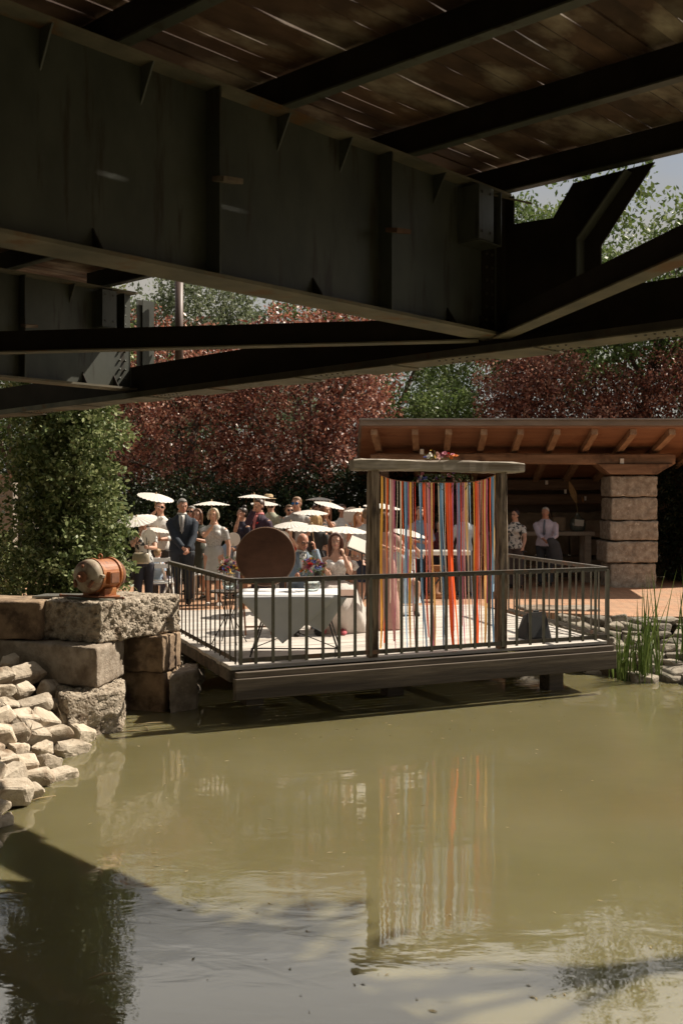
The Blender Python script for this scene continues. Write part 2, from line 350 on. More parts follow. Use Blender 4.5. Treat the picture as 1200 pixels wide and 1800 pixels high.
# end posts with splice plates and rivets
for v in (0, -BW):
    UO = .36 if v < 0 else 0.0; ub = lambda m, u0, u1, *a: ub0(m, u0 + UO, u1 + UO, *a); B = lambda u, v_, z: B0(u + UO, v_, z)
    o = ub(BM_(), -.26, -.02, v - .016, v - .009, ZB + .03, ZT - .03).build('splice_plate', M_steel, bridge)
    o = ub(BM_(), -.20, -.04, v + .009, v + .018, ZB + .03, ZT - .03).build('splice_plate', M_steel if v else M_steeld, bridge)
    for i in range(9):
        for uu in (.08, .15): m = BM_(); m.ell(B(-uu, v + .02, ZB + .1 + i * .1), .014, 6, 4); m.build('rivet', M_rivet if v == 0 else M_steel, o)
ub, B = ub0, B0
# floor joists (I-beams) under the planks
JZ = ZT + .021
for k in range(13):
    u = -1.165 * k - (.0 if k else .03)
    m = BM_(); ub(m, u - .004, u + .004, -BW - .25, 4.8, JZ + .012, JZ + .20)
    j = m.build('joist', M_steeld, bridge)
    ub(BM_(), u - .038, u + .038, -BW - .25, 4.8, JZ, JZ + .0115).build('joist_flange', M_steel, j)
# planks run with the bridge; uneven gaps let the sun through
lerp_ = lambda a, b, t: a + (b - a) * t
v = -BW - .9; rp = random.Random(3)
while v < 5.4:
    w = .140 + rp.uniform(-.004, .004)
    g = rp.choice((.003, .004, .004, .005, .006))
    nn_ = 56; ue = .55 + rp.uniform(-.03, .03); us_ = [lerp_(UL, ue, i / nn_) for i in range(nn_ + 1)]
    pl_ = [B(u_, v + rp.uniform(-.002, .0045), 0)[:2] for u_ in us_] + [B(u_, v + w - g + rp.uniform(-.003, .0035), 0)[:2] for u_ in reversed(us_)]
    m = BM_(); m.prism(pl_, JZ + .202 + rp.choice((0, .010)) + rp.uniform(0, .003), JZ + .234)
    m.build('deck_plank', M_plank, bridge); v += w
# end cross beam with riveted bottom flange
def webbeam(name, a, b, h, w, flip=0, rivets=(), z=3.575):
    a = Vector(a); b = Vector(b); a.z = b.z = 0; d = (b - a).normalized(); zz = Vector((0, 0, z))
    m = BM_(); m.bar(a + zz + Vector((0, 0, h / 2 + .006)), b + zz + Vector((0, 0, h / 2 + .006)), .012, h)
    o = m.build(name, M_steeld, bridge)
    m = BM_(); m.bar(a + zz, b + zz, w, .011); fl = m.build('beam_flange', M_flange, o)
    if w > .2:
        m = BM_(); n = Vector((d.y, -d.x, 0))
        if n.y > 0: n = -n
        m.bar(a + n * .013 + zz + Vector((0, 0, .045)), b + n * .013 + zz + Vector((0, 0, .045)), .012, .075); m.build('angle_leg', M_flange, o)
        for t_ in (1.0, 2.2, 3.6, 5.0, 6.1, 7.4, 8.6, 10.0):
            m = BM_(); m.bar(a + d * t_ + n * .005 + zz - Vector((0, 0, .012)), a + d * (t_ + .55) + n * .005 + zz - Vector((0, 0, .012)), w + .10, .008); m.build('batten_plate', M_flange, o)
    m = BM_(); n = Vector((-d.y, d.x, 0))
    for (t0, t1) in rivets:
        t = t0
        while t < t1:
            for q in (-1, 1):
                m.ell(a + d * t + n * q * w * .28 + zz - Vector((0, 0, .004)), (.013, .013, .012), 6, 4)
            t += .07
    if m.v: tag(m.build('rivets', M_rivet, o), kind='stuff')
    return o
L0 = BW + 5.0
webbeam('cross_beam', B(.10 + .055 * L0, -L0, 0), B(.10 - .055 * (BW + .2), BW + .2, 0), .36, .30, rivets=((1.2, 2.0), (L0 - .7 - 4.2, L0 - 3.7), (2.6, 3.1), (L0 - .55, L0 + .65), (L0 + 1.2, L0 + 1.9), (L0 - 2, L0 - 1.6)))
webbeam('wind_brace', B(-.08, -.10, 0), B(-3.3, -BW + .1, 0), .17, .13, z=ZB - .036)
webbeam('wind_brace', B(-.08, .10, 0), B(-3.1, 4.3, 0), .17, .13, z=ZB - .036)
webbeam('wind_brace', B(-3.5, -BW + .1, 0), B(-6.7, -.1, 0), .17, .13, z=ZB - .036)
# knee plate at the end of the middle girder, in the plane of the end frame
def onend(px, py, u=.0):
    """point of the end-frame plane that lies under this photo position: used only to read off the plate's real outline"""
    a = (px - 600) / F; n = U; t = (E0 + U * u).dot(n) / (Vector((a, 1, 0)).dot(n)); return Vector((a * t, t, ZC - (py - HY) / F * t))
out = [onend(x, y, .05) for x, y in ((872, 345), (903, 345), (903, 394), (972, 383), (1007, 322), (1150, 285), (1056, 432), (1056, 560), (872, 592))]
tri(BM_(), out, .012).build('knee_plate', M_steeld, bridge)
m = BM_()
for a, b in (((1103, 300), (1019, 421)), ((1019, 421), (1019, 520))): m.bar(onend(*a, -.005), onend(*b, -.005), .012, .10, up=U)
m.build('knee_rib', M_steel, bridge)
m = BM_(); ub(m, .0, .10, -.06, .06, ZB, ZT); m.build('end_post', M_steeld, bridge)
m = BM_(); m.bar(B(-.25, .12, ZT - .04), B(-.02, .33, ZT - .10), .012, .012); m.build('hook_bar', M_flange, bridge)
# brown down pipe fixed behind the far girder's end
m = BM_(); q = P(315, 600, 12.0); m.cyl((q.x, q.y, ZB - .02), (q.x, q.y, ZT + .25), .048, 16, smooth=True); m.box((q.x - .06, q.y, ZB + .62), (.12, .03, .03))
m.build('down_pipe', pmat('brown_pipe', (0.10, 0.062, 0.05), rough=.5), bridge)
# ================================================================== POND TERRACE (wooden deck) and railing
L0p, L1p, R0p, R1p = Vector((-1.12, 11.4, 0)), Vector((-2.42, 14.85, 0)), Vector((3.40, 13.5, 0)), Vector((2.66, 16.9, 0))
fd = (R0p - L0p).normalized(); fang = math.atan2(fd.y, fd.x); fn = Vector((fd.y, -fd.x, 0))   # fn points to the viewer
M_deck = plankmat('bleached_deck_boards', (0.42, 0.38, 0.335), (0.56, 0.515, 0.46), (0.30, 0.25, 0.20), fang, rnd=.12, long=.10, scale=12, lo3=.55, hi3=.8)
M_fascia = plankmat('grey_weathered_timber', (0.075, 0.056, 0.040), (0.15, 0.118, 0.088), (0.035, 0.025, 0.018), fang, long=.06, scale=30, bump=.8, s3=5, lo3=.48, hi3=.66, bscale=30)
M_post = pmat('weathered_post_timber', (0.13, 0.088, 0.056), (0.30, 0.225, 0.155), scale=34, stretch=(1, 1, .045), rough=.85, bump=.9, bscale=40, bdist=.008, c3=(0.05, 0.032, 0.02), s3=9, lo3=.48, hi3=.62, stretch3=(1.6, 1.6, .22))
M_beamw = plankmat('weathered_beam_timber', (0.20, 0.165, 0.125), (0.40, 0.345, 0.27), (0.13, 0.09, 0.06), fang, long=.05, scale=32, bump=.9, s3=8, lo3=.5, hi3=.64, bscale=36)
deck = thing('pond_deck', 'bleached timber deck built out over the pond', 'deck', loc=(L0p.x, L0p.y, 0))
def rel(o, m):
    l = o.location
    m.v = [(x - l.x, y - l.y, z - l.z) for x, y, z in m.v]; return m
def clip_x(poly, a, d):
    """the stretch of line a + t d inside polygon poly"""
    ts = []
    for i in range(len(poly)):
        p, q = poly[i], poly[(i + 1) % len(poly)]; e = q - p
        den = d.x * e.y - d.y * e.x
        if abs(den) < 1e-9: continue
        t = ((p.x - a.x) * e.y - (p.y - a.y) * e.x) / den; s = ((p.x - a.x) * d.y - (p.y - a.y) * d.x) / den
        if 0 <= s < 1: ts.append(t)
    return (min(ts), max(ts)) if len(ts) > 1 else None
backL, backR = Vector((-3.35, 17.25, 0)), Vector((2.40, 18.4, 0))
dpoly = [L0p + Vector((-.04, -.07, 0)), R0p + Vector((.06, -.05, 0)), R1p + Vector((.05, 0, 0)), backR, backL, L1p + Vector((-.06, 0, 0))]
k = 0; off = .01; bd = Vector((-fd.y, fd.x, 0)); rp = random.Random(5)
while off < 8:
    c = clip_x(dpoly, L0p + bd * (off - .08), fd); c2 = clip_x(dpoly, L0p + bd * (off + .06 - .08), fd)
    if c and c2 and c[1] - c[0] > .2:
        a0 = L0p + bd * (off - .08); a1 = a0 + bd * .138
        m = MB(); j = rp.uniform(-.012, .012)
        m.prism([(a0 + fd * (c[0] + j))[:2], (a0 + fd * (c[1] - j))[:2], (a1 + fd * (c2[1] - j))[:2], (a1 + fd * (c2[0] + j))[:2]], DZ - .035, DZ + rp.uniform(-.0015, .0015))
        rel(deck, m).build('deck_board', M_deck, deck)
    off += .145
# frame: rim joist set back a little and thick front beam, side beams
def beam(name, a, b, w, z0, z1, mat, parent):
    m = MB(); a = Vector(a); b = Vector(b); a.z = b.z = (z0 + z1) / 2; m.bar(a, b, w, z1 - z0); return rel(parent, m).build(name, mat, parent, bevel=.006)
fa, fb = L0p + fn * .07 - fd * .05, R0p + fn * .05 + fd * .05
beam('rim_joist', fa, fb, .06, DZ - .10, DZ - .037, M_fascia, deck)
beam('front_beam', fa + fn * .012 - fd * .02, fb + fn * .012 + fd * .02, .09, DZ - .33, DZ - .103, M_fascia, deck)
beam('side_beam', L0p - fd * .02 + bd * .1, L1p - Vector((.04, 0, 0)), .08, DZ - .17, DZ - .037, M_fascia, deck)
beam('side_beam', R0p + bd * .1, R1p, .08, DZ - .24, DZ - .037, M_fascia, deck)
for t in (.35, .65):
    a = L0p.lerp(R0p, t); beam('cross_joist', a + bd * .05, a + bd * 4.5, .07, DZ - .22, DZ - .04, M_fascia, deck)
for q in (L0p + fd * .6 + bd * 1.2, L0p + fd * 2.4 + bd * 1.0, R0p - fd * .5 + bd * .5):
    m = MB(); m.box((q.x, q.y, (DZ - .24 - .3) / 2), (.22, .22, DZ - .24 + .3), fang); rel(deck, m).build('support_post', M_fascia, deck)

M_rail = pmat('rusty_painted_iron', (0.045, 0.036, 0.026), (0.085, 0.072, 0.054), scale=9, rough=.55, bump=.3, bscale=40, bdist=.002, coord='Position', c3=(0.14, 0.062, 0.028), s3=5, lo3=.56, hi3=.66)
M_railg = pmat('grey_green_flat_bar', (0.085, 0.078, 0.055), (0.13, 0.118, 0.085), scale=9, rough=.55, bump=.3, bscale=40, bdist=.002, coord='Position', c3=(0.10, 0.055, 0.03), s3=5, lo3=.6, hi3=.7)
rail = thing('metal_railing', 'rusty flat bar railing around the pond deck', 'railing', loc=(L0p.x, L0p.y, 0))
RT = DZ + .96
def railrun(a, b, n, mat, skip=()):
    d = (b - a).normalized(); L = (b - a).length; nn = Vector((d.y, -d.x, 0)); ang = math.atan2(d.y, d.x)
    m = MB(); m.bar(a + Vector((0, 0, RT)), b + Vector((0, 0, RT)), .058, .012); h = rel(rail, m).build('handrail', M_rail, rail, bevel=.002)
    m = MB(); m.bar(a + Vector((0, 0, RT - .028)) + nn * .012, b + Vector((0, 0, RT - .028)) + nn * .012, .008, .042); rel(rail, m).build('top_bar', M_rail, rail)
    m = MB(); m.bar(a + Vector((0, 0, DZ + .075)) + nn * .012, b + Vector((0, 0, DZ + .075)) + nn * .012, .008, .05); rel(rail, m).build('bottom_bar', M_rail, rail)
    for i in range(n):
        t = (i + (.12 if i == 0 else 0)) / (n - 1); q = a.lerp(b, min(t, 1)) + nn * .021; w = .036 if i not in (0, n - 1) else .042
        m = MB(); m.box((q.x, q.y, (DZ + .035 + RT - .03) / 2), (w, .010, RT - .03 - DZ - .035), ang); bl = rel(rail, m).build('baluster', mat, rail)
        if i % 4 == 0: pass
    return d
railrun(L0p, R0p, 26, M_railg); railrun(L1p, L0p + Vector((-.01, .03, 0)), 17, M_rail); railrun(R0p + Vector((-.01, .04, 0)), R1p, 16, M_railg)

# ================================================================== ARCH WITH RIBBONS
pa, pb = L0p + fd * 0, L0p
def front_at(px, inset):
    a = (px - 600) / F; o = L0p + bd * inset; t = (a * o.y - o.x) / (fd.x - a * fd.y); return o + fd * t
A1, A2 = front_at(653.5, .10), front_at(880, .10)
arch = thing('wooden_arch', 'weathered timber arch on the deck edge hung with ribbons', 'arch', loc=(A1.x, A1.y, DZ))
def rough_beam(m, a, b, w, h, n=18, amp=.008, seed=1, up=(0, 0, 1)):
    """hewn timber: rounded rectangle loft with uneven edges"""
    rr = random.Random(seed); a = Vector(a); b = Vector(b); d = (b - a).normalized(); up = Vector(up); x = d.cross(up).normalized(); u = x.cross(d)
    prof = [(-.5, -.38), (-.40, -.5), (.38, -.5), (.5, -.36), (.5, .38), (.37, .5), (-.36, .5), (-.5, .40)]
    ph = [rr.uniform(0, 6) for _ in prof]; vs = []
    for i in range(n + 1):
        t = i / n; e = .86 if i in (0, n) else 1
        for j, (q, r_) in enumerate(prof):
            k = amp * (math.sin(t * 9 + ph[j]) + rr.uniform(-.6, .6))
            vs.append(a + (b - a) * t + x * (q * w * e + k * (1 if q > 0 else -1)) + u * (r_ * h * e + k * .7 * (1 if r_ > 0 else -1)))
    N_ = len(prof)
    fs = [(i * N_ + j, i * N_ + (j + 1) % N_, (i + 1) * N_ + (j + 1) % N_, (i + 1) * N_ + j) for i in range(n) for j in range(N_)]
    fs += [tuple(range(N_ - 1, -1, -1)), tuple(n * N_ + j for j in range(N_))]
    return m.add(vs, fs, 0, False)
ZBM = 2.80
for q, sd_ in ((A1, 11), (A2, 12)):
    m = MB(); top = q + Vector((.015 if q is A1 else 0, 0, 0)); rough_beam(m, (q.x, q.y, DZ), (top.x, top.y, ZBM), .13, .115, n=30, amp=.0035, seed=sd_, up=bd); rel(arch, m).build('post', M_post, arch)
m = MB(); rough_beam(m, A1 - fd * .26 + Vector((0, 0, ZBM + .068)), A2 + fd * .31 + Vector((0, 0, ZBM + .060)), .15, .135, n=26, amp=.009, seed=4); rel(arch, m).build('beam', M_beamw, arch)
# --- ribbon curtain
curtain = thing('ribbon_curtain', 'curtain of orange, pink, blue and yellow ribbons hanging from the timber arch', 'ribbon curtain', loc=(A1.x, A1.y, DZ))
s0, s1 = A1 + fd * .075 + bd * .02, A2 - fd * .075 + bd * .02; SL = (s1 - s0).length
def strz(t): return ZBM - .03 - .125 * (1 - (2 * t - 1) ** 4) * .8
m = MB(); m.tube([s0.lerp(s1, i / 20) + Vector((0, 0, strz(i / 20))) for i in range(21)], .004, 5); rel(curtain, m).build('string', pmat('string', (0.35, 0.12, 0.06)), curtain)
RC = {'gold': (0.85, 0.44, 0.07), 'orange': (0.88, 0.12, 0.02), 'red': (0.65, 0.06, 0.03), 'blue': (0.14, 0.28, 0.44), 'lblue': (0.34, 0.50, 0.66), 'pink': (0.62, 0.16, 0.27), 'rose': (0.66, 0.30, 0.30), 'peach': (0.70, 0.38, 0.20), 'cream': (0.72, 0.62, 0.45), 'mauve': (0.33, 0.20, 0.30), 'coral': (0.80, 0.20, 0.13), 'apricot': (0.75, 0.45, 0.16)}
RM = {k: pmat('ribbon_' + k, c, tuple(min(1, x * 1.15 + .02) for x in c), scale=3, rough=.42, trans=.5, spec=.5) for k, c in RC.items()}
# (position in the photo at the string, at the hem, hem row, width px, colour)
RB = [(671,669,1140,5,'gold'),(678,680,1120,3,'peach'),(681,676,1130,3,'orange'),(686,686,1060,5,'cream'),(689,691,1128,6,'rose'),(693,696,1150,2,'pink'),(698,697,1040,2,'cream'),(701,702,1110,3,'gold'),(704,703,1128,4,'cream'),(707,708,1030,2,'orange'),(711,714,1138,3,'lblue'),(714,716,1145,4,'blue'),(717,719,1090,3,'pink'),(721,720,1140,5,'gold'),(725,728,1145,2,'rose'),(729,733,1100,2,'red'),(733,731,1140,2,'pink'),(737,748,1148,5,'lblue'),(740,744,1140,3,'blue'),(744,756,1152,5,'orange'),(747,752,1120,3,'coral'),(751,763,1150,5,'rose'),(754,760,1140,3,'pink'),(758,765,1148,4,'apricot'),(762,758,1100,2,'red'),(766,771,1050,2,'mauve'),(770,783,1150,3,'cream'),(774,781,1152,4,'blue'),(777,787,1130,3,'lblue'),(781,785,1060,2,'cream'),(785,796,1155,7,'orange'),(788,797,1110,7,'coral'),(791,804,1158,5,'orange'),(795,797,1130,4,'pink'),(799,799,1060,4,'rose'),(803,806,1020,4,'mauve'),(806,809,1145,4,'blue'),(809,811,1100,3,'red'),(812,815,1150,2,'pink'),(815,819,1148,4,'rose'),(818,829,1156,5,'apricot'),(821,826,1140,3,'cream'),(825,833,1130,4,'lblue'),(828,828,1110,3,'pink'),(832,835,1150,3,'gold'),(836,837,1156,7,'orange'),(839,838,1100,5,'coral'),(843,841,1130,2,'rose'),(846,845,1145,3,'peach'),(849,850,1100,2,'red'),(852,853,1145,6,'apricot'),(855,857,1060,4,'pink'),(858,860,1138,4,'gold'),(861,863,1150,3,'orange'),(864,866,1135,5,'blue'),(867,867,1040,3,'lblue'),(869,871,1020,5,'apricot')]
rr = random.Random(9)
for i, (x0, x1, y1, w, c) in enumerate(RB):
    if i % 9 == 7: continue
    a = front_at(x0, .12); t = max(0, min(1, (a - s0).dot(fd) / SL)); za = strz(t); b = front_at(x1, .12 + rr.uniform(-.03, .22)); zb = ZC - (y1 - HY) / F * b.y
    zb = max(zb, DZ + .03)
    W = w / F * 12.3 * .92; n = 22; vs = []; ph = rr.uniform(0, 6); tw = rr.uniform(-1.5, 1.5); am = rr.uniform(.006, .030)
    for j in range(n + 1):
        s = j / n; c0 = a.lerp(b, s ** 1.5); sw = am * math.sin(s * 7 + ph) * s
        c0 = c0 + fd * sw + bd * am * math.cos(s * 5 + ph) * s; th = tw * s + .35 * math.sin(s * 4 + ph)
        e = fd * math.cos(th) + bd * math.sin(th); zz = za + (zb - za) * s
        ww = W * (1 if s < .93 else .8)
        vs += [c0 - e * ww / 2 + Vector((0, 0, zz)), c0 + e * ww / 2 + Vector((0, 0, zz))]
    m = MB(); m.add(vs, [(2 * j, 2 * j + 1, 2 * j + 3, 2 * j + 2) for j in range(n)], 0, True)
    rel(curtain, m).build('ribbon', RM[c], curtain)
# --- flowers on and under the beam
MF = {k: pmat('petal_' + k, c, tuple(x * .7 for x in c), scale=40, rough=.6, trans=.25) for k, c in {'blue': (0.15, 0.17, 0.55), 'violet': (0.30, 0.16, 0.45), 'pink': (0.70, 0.25, 0.32), 'red': (0.60, 0.03, 0.03), 'orange': (0.80, 0.24, 0.03), 'yellow': (0.80, 0.52, 0.06), 'white': (0.75, 0.70, 0.60), 'blush': (0.75, 0.45, 0.38), 'wine': (0.20, 0.02, 0.05)}.items()}
M_leafg = pmat('flower_greenery', (0.06, 0.11, 0.03), (0.12, 0.17, 0.06), scale=20, rough=.6, trans=.3)
def blossom(m, c, r, rr, mi=0, petals=9):
    """open flower: two rings of cupped petals round a small heart"""
    n = Vector((rr.gauss(0, 1), rr.gauss(0, 1) - .6, abs(rr.gauss(0, 1)) + .3)).normalized(); x = n.orthogonal().normalized(); y = n.cross(x)
    for ring, (k, rad, lift) in enumerate(((petals, r, .25), (petals - 3, r * .62, .6))):
        for i in range(k):
            a = 2 * math.pi * i / k + ring * .3; d = x * math.cos(a) + y * math.sin(a); s = n.cross(d); w = rad * .42
            p0 = Vector(c) + n * ring * r * .15; p1 = p0 + d * rad * .6 + n * rad * lift * .4; p2 = p0 + d * rad + n * rad * lift
            m.add([p0, p1 + s * w, p2 + s * w * .4, p2 - s * w * .4, p1 - s * w], [(0, 1, 2, 3, 4)], mi)
    m.ell(Vector(c) + n * r * .2, r * .25, 6, 4, mi=mi)
def sprig(m, c, d, L, rr, nl=5, mi=0, lw=.3):
    c = Vector(c); d = Vector(d).normalized(); m.tube([c, c + d * L * .5 + Vector((0, 0, .01)), c + d * L], .0022, 4, mi=mi)
    for i in range(nl):
        p = c + d * L * (i + 1) / nl; s = Vector((rr.gauss(0, 1), rr.gauss(0, 1), rr.gauss(0, 1))).normalized(); e = (d + s).normalized(); q = e.cross(d).normalized(); l = L * .3
        m.add([p, p + e * l * .5 + q * l * lw * .5, p + e * l, p + e * l * .5 - q * l * lw * .5], [(0, 1, 2, 3)], mi)
def flowers(name, label, cat, spots, seed, greens, loc, group=None):
    """spots: (point, radius, colour); each blossom is a part"""
    t = thing(name, label, cat, loc=loc, group=group); rr = random.Random(seed)
    for p, r_, c in spots:
        m = MB(); blossom(m, p, r_, rr); rel(t, m).build('blossom', MF[c], t)
    m = MB()
    for p, d, L in greens: sprig(m, p, d, L, rr)
    if m.v: rel(t, m).build('greenery', M_leafg, t)
    return t
rr = random.Random(21); sp = []; gr = []
for px, py, r_, c in ((747,804,.022,'blue'),(756,799,.03,'white'),(763,803,.03,'yellow'),(768,798,.028,'blush'),(775,801,.035,'wine'),(781,797,.032,'pink'),(788,800,.034,'red'),(795,799,.028,'pink'),(800,802,.04,'orange'),(757,792,.014,'yellow'),(752,803,.028,'white'),(792,804,.028,'orange'),(770,805,.03,'blush')):
    q = front_at(px, .10 + rr.uniform(-.05, .05)); sp.append(((q.x, q.y, max(ZC - (py - HY) / F * q.y, ZBM + .145)), r_, c))
    gr.append(((q.x, q.y, ZBM + .135), (rr.uniform(-1, 1), rr.uniform(-1, 1), .5), .10))
flowers('flower_garland', 'small garland of orange and pink flowers lying on top of the arch beam', 'flower garland', sp, 3, gr, (A1.x, A1.y, ZBM))
sp = []; gr = []
for i in range(26):
    px = rr.choice((rr.uniform(728, 745), rr.uniform(790, 828), rr.uniform(728, 828))); py = 834 + rr.uniform(-4, 10) + (6 if px < 740 or px > 800 else 0)
    q = front_at(px, .12 + rr.uniform(-.05, .05)); sp.append(((q.x, q.y, ZC - (py - HY) / F * q.y), rr.uniform(.014, .030), rr.choice(('violet', 'blue', 'pink', 'blush', 'wine', 'violet', 'white', 'blue'))))
    gr.append((sp[-1][0], (rr.uniform(-1, 1), rr.uniform(-.5, .5), -rr.uniform(.2, 1)), rr.uniform(.08, .17)))
for i in range(24):
    q = front_at(rr.uniform(730, 828), .12); gr.append(((q.x, q.y, ZBM - .03), (rr.uniform(-1, 1), rr.uniform(-.5, .5), -rr.uniform(0, .5)), rr.uniform(.08, .15)))
flowers('flower_garland', 'garland of violet and blue flowers with greenery hanging under the arch beam', 'flower garland', sp, 5, gr, (A1.x, A1.y, ZBM - .1))
# ================================================================== STONES
from mathutils import noise as mnoise
def stone_mesh(poly, z0, z1, cell=.06, amp=.012, fs=5.0, seed=0, pits=0.0, chip=.03):
    """hewn block: prism cut into small cells, its faces and arrises worn by noise"""
    bm = bmesh.new(); m = MB().prism(poly, z0, z1)
    vs = [bm.verts.new(v) for v in m.v]
    for f in m.f: bm.faces.new([vs[i] for i in f])
    bm.normal_update()
    bmesh.ops.bevel(bm, geom=list(bm.edges), offset=chip, segments=2, affect='EDGES', profile=.6)
    for _ in range(6):
        es = [e for e in bm.edges if e.calc_length() > cell * 1.5]
        if not es: break
        bmesh.ops.subdivide_edges(bm, edges=es, cuts=1, use_grid_fill=True)
        bmesh.ops.triangulate(bm, faces=[f for f in bm.faces if len(f.verts) > 4])
    bm.normal_update(); off = Vector((seed * 7.3, seed * 3.1, seed * 1.7)); mv = []
    for v in bm.verts:
        p = v.co * fs + off
        n = mnoise.fractal(p, .8, 2.1, 4) * amp
        if pits:
            d = mnoise.noise(v.co * 22 + off); n -= pits * max(0, d - .05)
        mv.append(v.co + v.normal * n)
    for v, c in zip(bm.verts, mv): v.co = c
    for f in bm.faces: f.smooth = True
    return bm
def put_bm(bm, name, mat, loc=None, parent=None):
    if loc is not None: bmesh.ops.translate(bm, verts=bm.verts, vec=-Vector(loc))
    me = bpy.data.meshes.new(name); bm.to_mesh(me); bm.free(); me.materials.append(mat)
    o = bpy.data.objects.new(name, me); COL.objects.link(o)
    if loc is not None: o.location = loc
    if parent is not None: o.parent = parent
    return o
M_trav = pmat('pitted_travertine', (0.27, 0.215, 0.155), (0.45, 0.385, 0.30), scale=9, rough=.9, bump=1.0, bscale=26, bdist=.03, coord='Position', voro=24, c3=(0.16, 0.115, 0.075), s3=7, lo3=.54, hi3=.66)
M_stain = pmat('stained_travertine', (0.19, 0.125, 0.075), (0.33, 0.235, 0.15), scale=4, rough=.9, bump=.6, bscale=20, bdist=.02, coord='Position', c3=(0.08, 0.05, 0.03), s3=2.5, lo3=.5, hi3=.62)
M_block = pmat('hewn_grey_stone', (0.20, 0.155, 0.11), (0.36, 0.30, 0.235), scale=7, rough=.9, bump=.9, bscale=30, bdist=.02, coord='Position', c3=(0.12, 0.08, 0.05), s3=2.2, lo3=.52, hi3=.68)
def block(name, label, top, z0, z1, mat, group='hewn stone blocks by the water', **k):
    c = sum((Vector((x, y, 0)) for x, y in top), Vector()) / len(top)
    return tag(put_bm(stone_mesh(top, z0, z1, **k), name, mat, (c.x, c.y, z0)), label, 'stone block', group)
c1 = Vector((-2.64, 11.55))
block('stone_block', 'big pitted stone block carrying the orange motor', [(-2.64, 11.52), (-1.93, 12.68), (-2.75, 13.2), (-3.42, 11.95)], .885, 1.33, M_trav, seed=1, amp=.02, pits=.09, cell=.022, chip=.025)
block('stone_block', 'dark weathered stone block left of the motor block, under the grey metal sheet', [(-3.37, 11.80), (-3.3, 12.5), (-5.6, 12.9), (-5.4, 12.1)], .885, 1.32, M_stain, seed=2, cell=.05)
block('stone_block', 'long grey stone block in the middle of the stack, above the boulders', [(-2.60, 11.20), (-2.49, 12.1), (-4.2, 12.9), (-4.4, 12.15), (-3.6, 11.8)], .445, .88, M_block, seed=3, cell=.04, pits=.03)
block('stone_block', 'lowest rough stone block standing in the water beside the boulders', [(-2.80, 10.72), (-2.33, 11.2), (-2.45, 11.95), (-3.2, 11.6)], -.2, .44, M_trav, seed=4, cell=.025, pits=.10, amp=.03, chip=.04)
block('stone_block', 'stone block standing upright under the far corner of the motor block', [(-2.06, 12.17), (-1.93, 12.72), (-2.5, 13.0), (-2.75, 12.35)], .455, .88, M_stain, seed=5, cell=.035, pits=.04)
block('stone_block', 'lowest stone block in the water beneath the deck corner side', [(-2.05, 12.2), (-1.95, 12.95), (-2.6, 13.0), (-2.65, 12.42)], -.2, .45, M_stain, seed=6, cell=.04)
block('stone_block', 'pale squared stone end next to the deck side, partly in water', [(-1.985, 12.12), (-1.70, 12.42), (-1.75, 12.95), (-1.93, 12.9)], -.2, .455, M_block, seed=7, cell=.035, pits=.03)
tag(put_bm(stone_mesh([(3.05, 17.5), (4.30, 17.45), (4.35, 18.2), (3.0, 18.3)], .10, .66, seed=8, cell=.06, pits=.04), 'stone_block', M_block, (3.6, 17.8, .1)), 'flat topped stone slab behind the right railing', 'stone block', 'hewn stone blocks by the water')
# metal sheet lying on the left block
m = MB(); m.add([(-.40, -.16, 0), (.36, -.05, 0), (.40, .22, 0), (-.34, .20, 0), (-.40, -.16, .02), (.36, -.05, .02), (.40, .22, .02), (-.34, .20, .02)], [(3, 2, 1, 0), (4, 5, 6, 7), (0, 1, 5, 4), (1, 2, 6, 5), (2, 3, 7, 6), (3, 0, 4, 7)])
tag(m.build('metal_sheet', pmat('dull_zinc', (0.16, 0.155, 0.14), (0.24, 0.23, 0.20), scale=6, rough=.45, metallic=.5), loc=(-3.15, 12.25, 1.335)), 'dull grey metal sheet lying on the stone blocks beside the motor', 'metal sheet')

# boulders: convex, broken pieces
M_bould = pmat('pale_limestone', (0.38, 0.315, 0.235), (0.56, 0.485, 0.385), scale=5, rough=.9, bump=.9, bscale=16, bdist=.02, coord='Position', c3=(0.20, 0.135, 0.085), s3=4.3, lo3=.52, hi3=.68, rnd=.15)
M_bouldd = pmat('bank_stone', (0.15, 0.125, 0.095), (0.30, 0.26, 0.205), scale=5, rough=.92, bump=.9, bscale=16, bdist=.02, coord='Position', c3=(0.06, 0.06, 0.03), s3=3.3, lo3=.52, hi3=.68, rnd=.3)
def rock(dims, seed):
    rr = random.Random(seed); bm = bmesh.new()
    for i in range(12):
        if i < 8: v = Vector(((1, -1)[i & 1] * rr.uniform(.45, 1.0), (1, -1)[i >> 1 & 1] * rr.uniform(.6, 1.0), (1, -1)[i >> 2 & 1] * rr.uniform(.6, 1.0)))
        else: v = Vector((rr.uniform(-.9, .9), rr.choice((-1.08, 1.08)), rr.uniform(-.6, .6)))
        bm.verts.new((v.x * dims[0] / 2, v.y * dims[1] / 2, v.z * dims[2] / 2))
    r_ = bmesh.ops.convex_hull(bm, input=bm.verts); bmesh.ops.delete(bm, geom=[g for g in r_['geom_interior'] if isinstance(g, bmesh.types.BMVert)], context='VERTS')
    bmesh.ops.bevel(bm, geom=list(bm.edges), offset=min(dims) * .07, segments=1, affect='EDGES')
    bmesh.ops.triangulate(bm, faces=bm.faces[:]); 
    for _ in range(2):
        es = [e for e in bm.edges if e.calc_length() > .05]
        if es: bmesh.ops.subdivide_edges(bm, edges=es, cuts=1, use_grid_fill=False); bmesh.ops.triangulate(bm, faces=[f for f in bm.faces if len(f.verts) > 3])
    bm.normal_update()
    for v in bm.verts: v.co += v.normal * mnoise.fractal(v.co * 13 + Vector((seed, 0, 0)), .8, 2, 3) * .008
    for f in bm.faces: f.smooth = False
    return bm
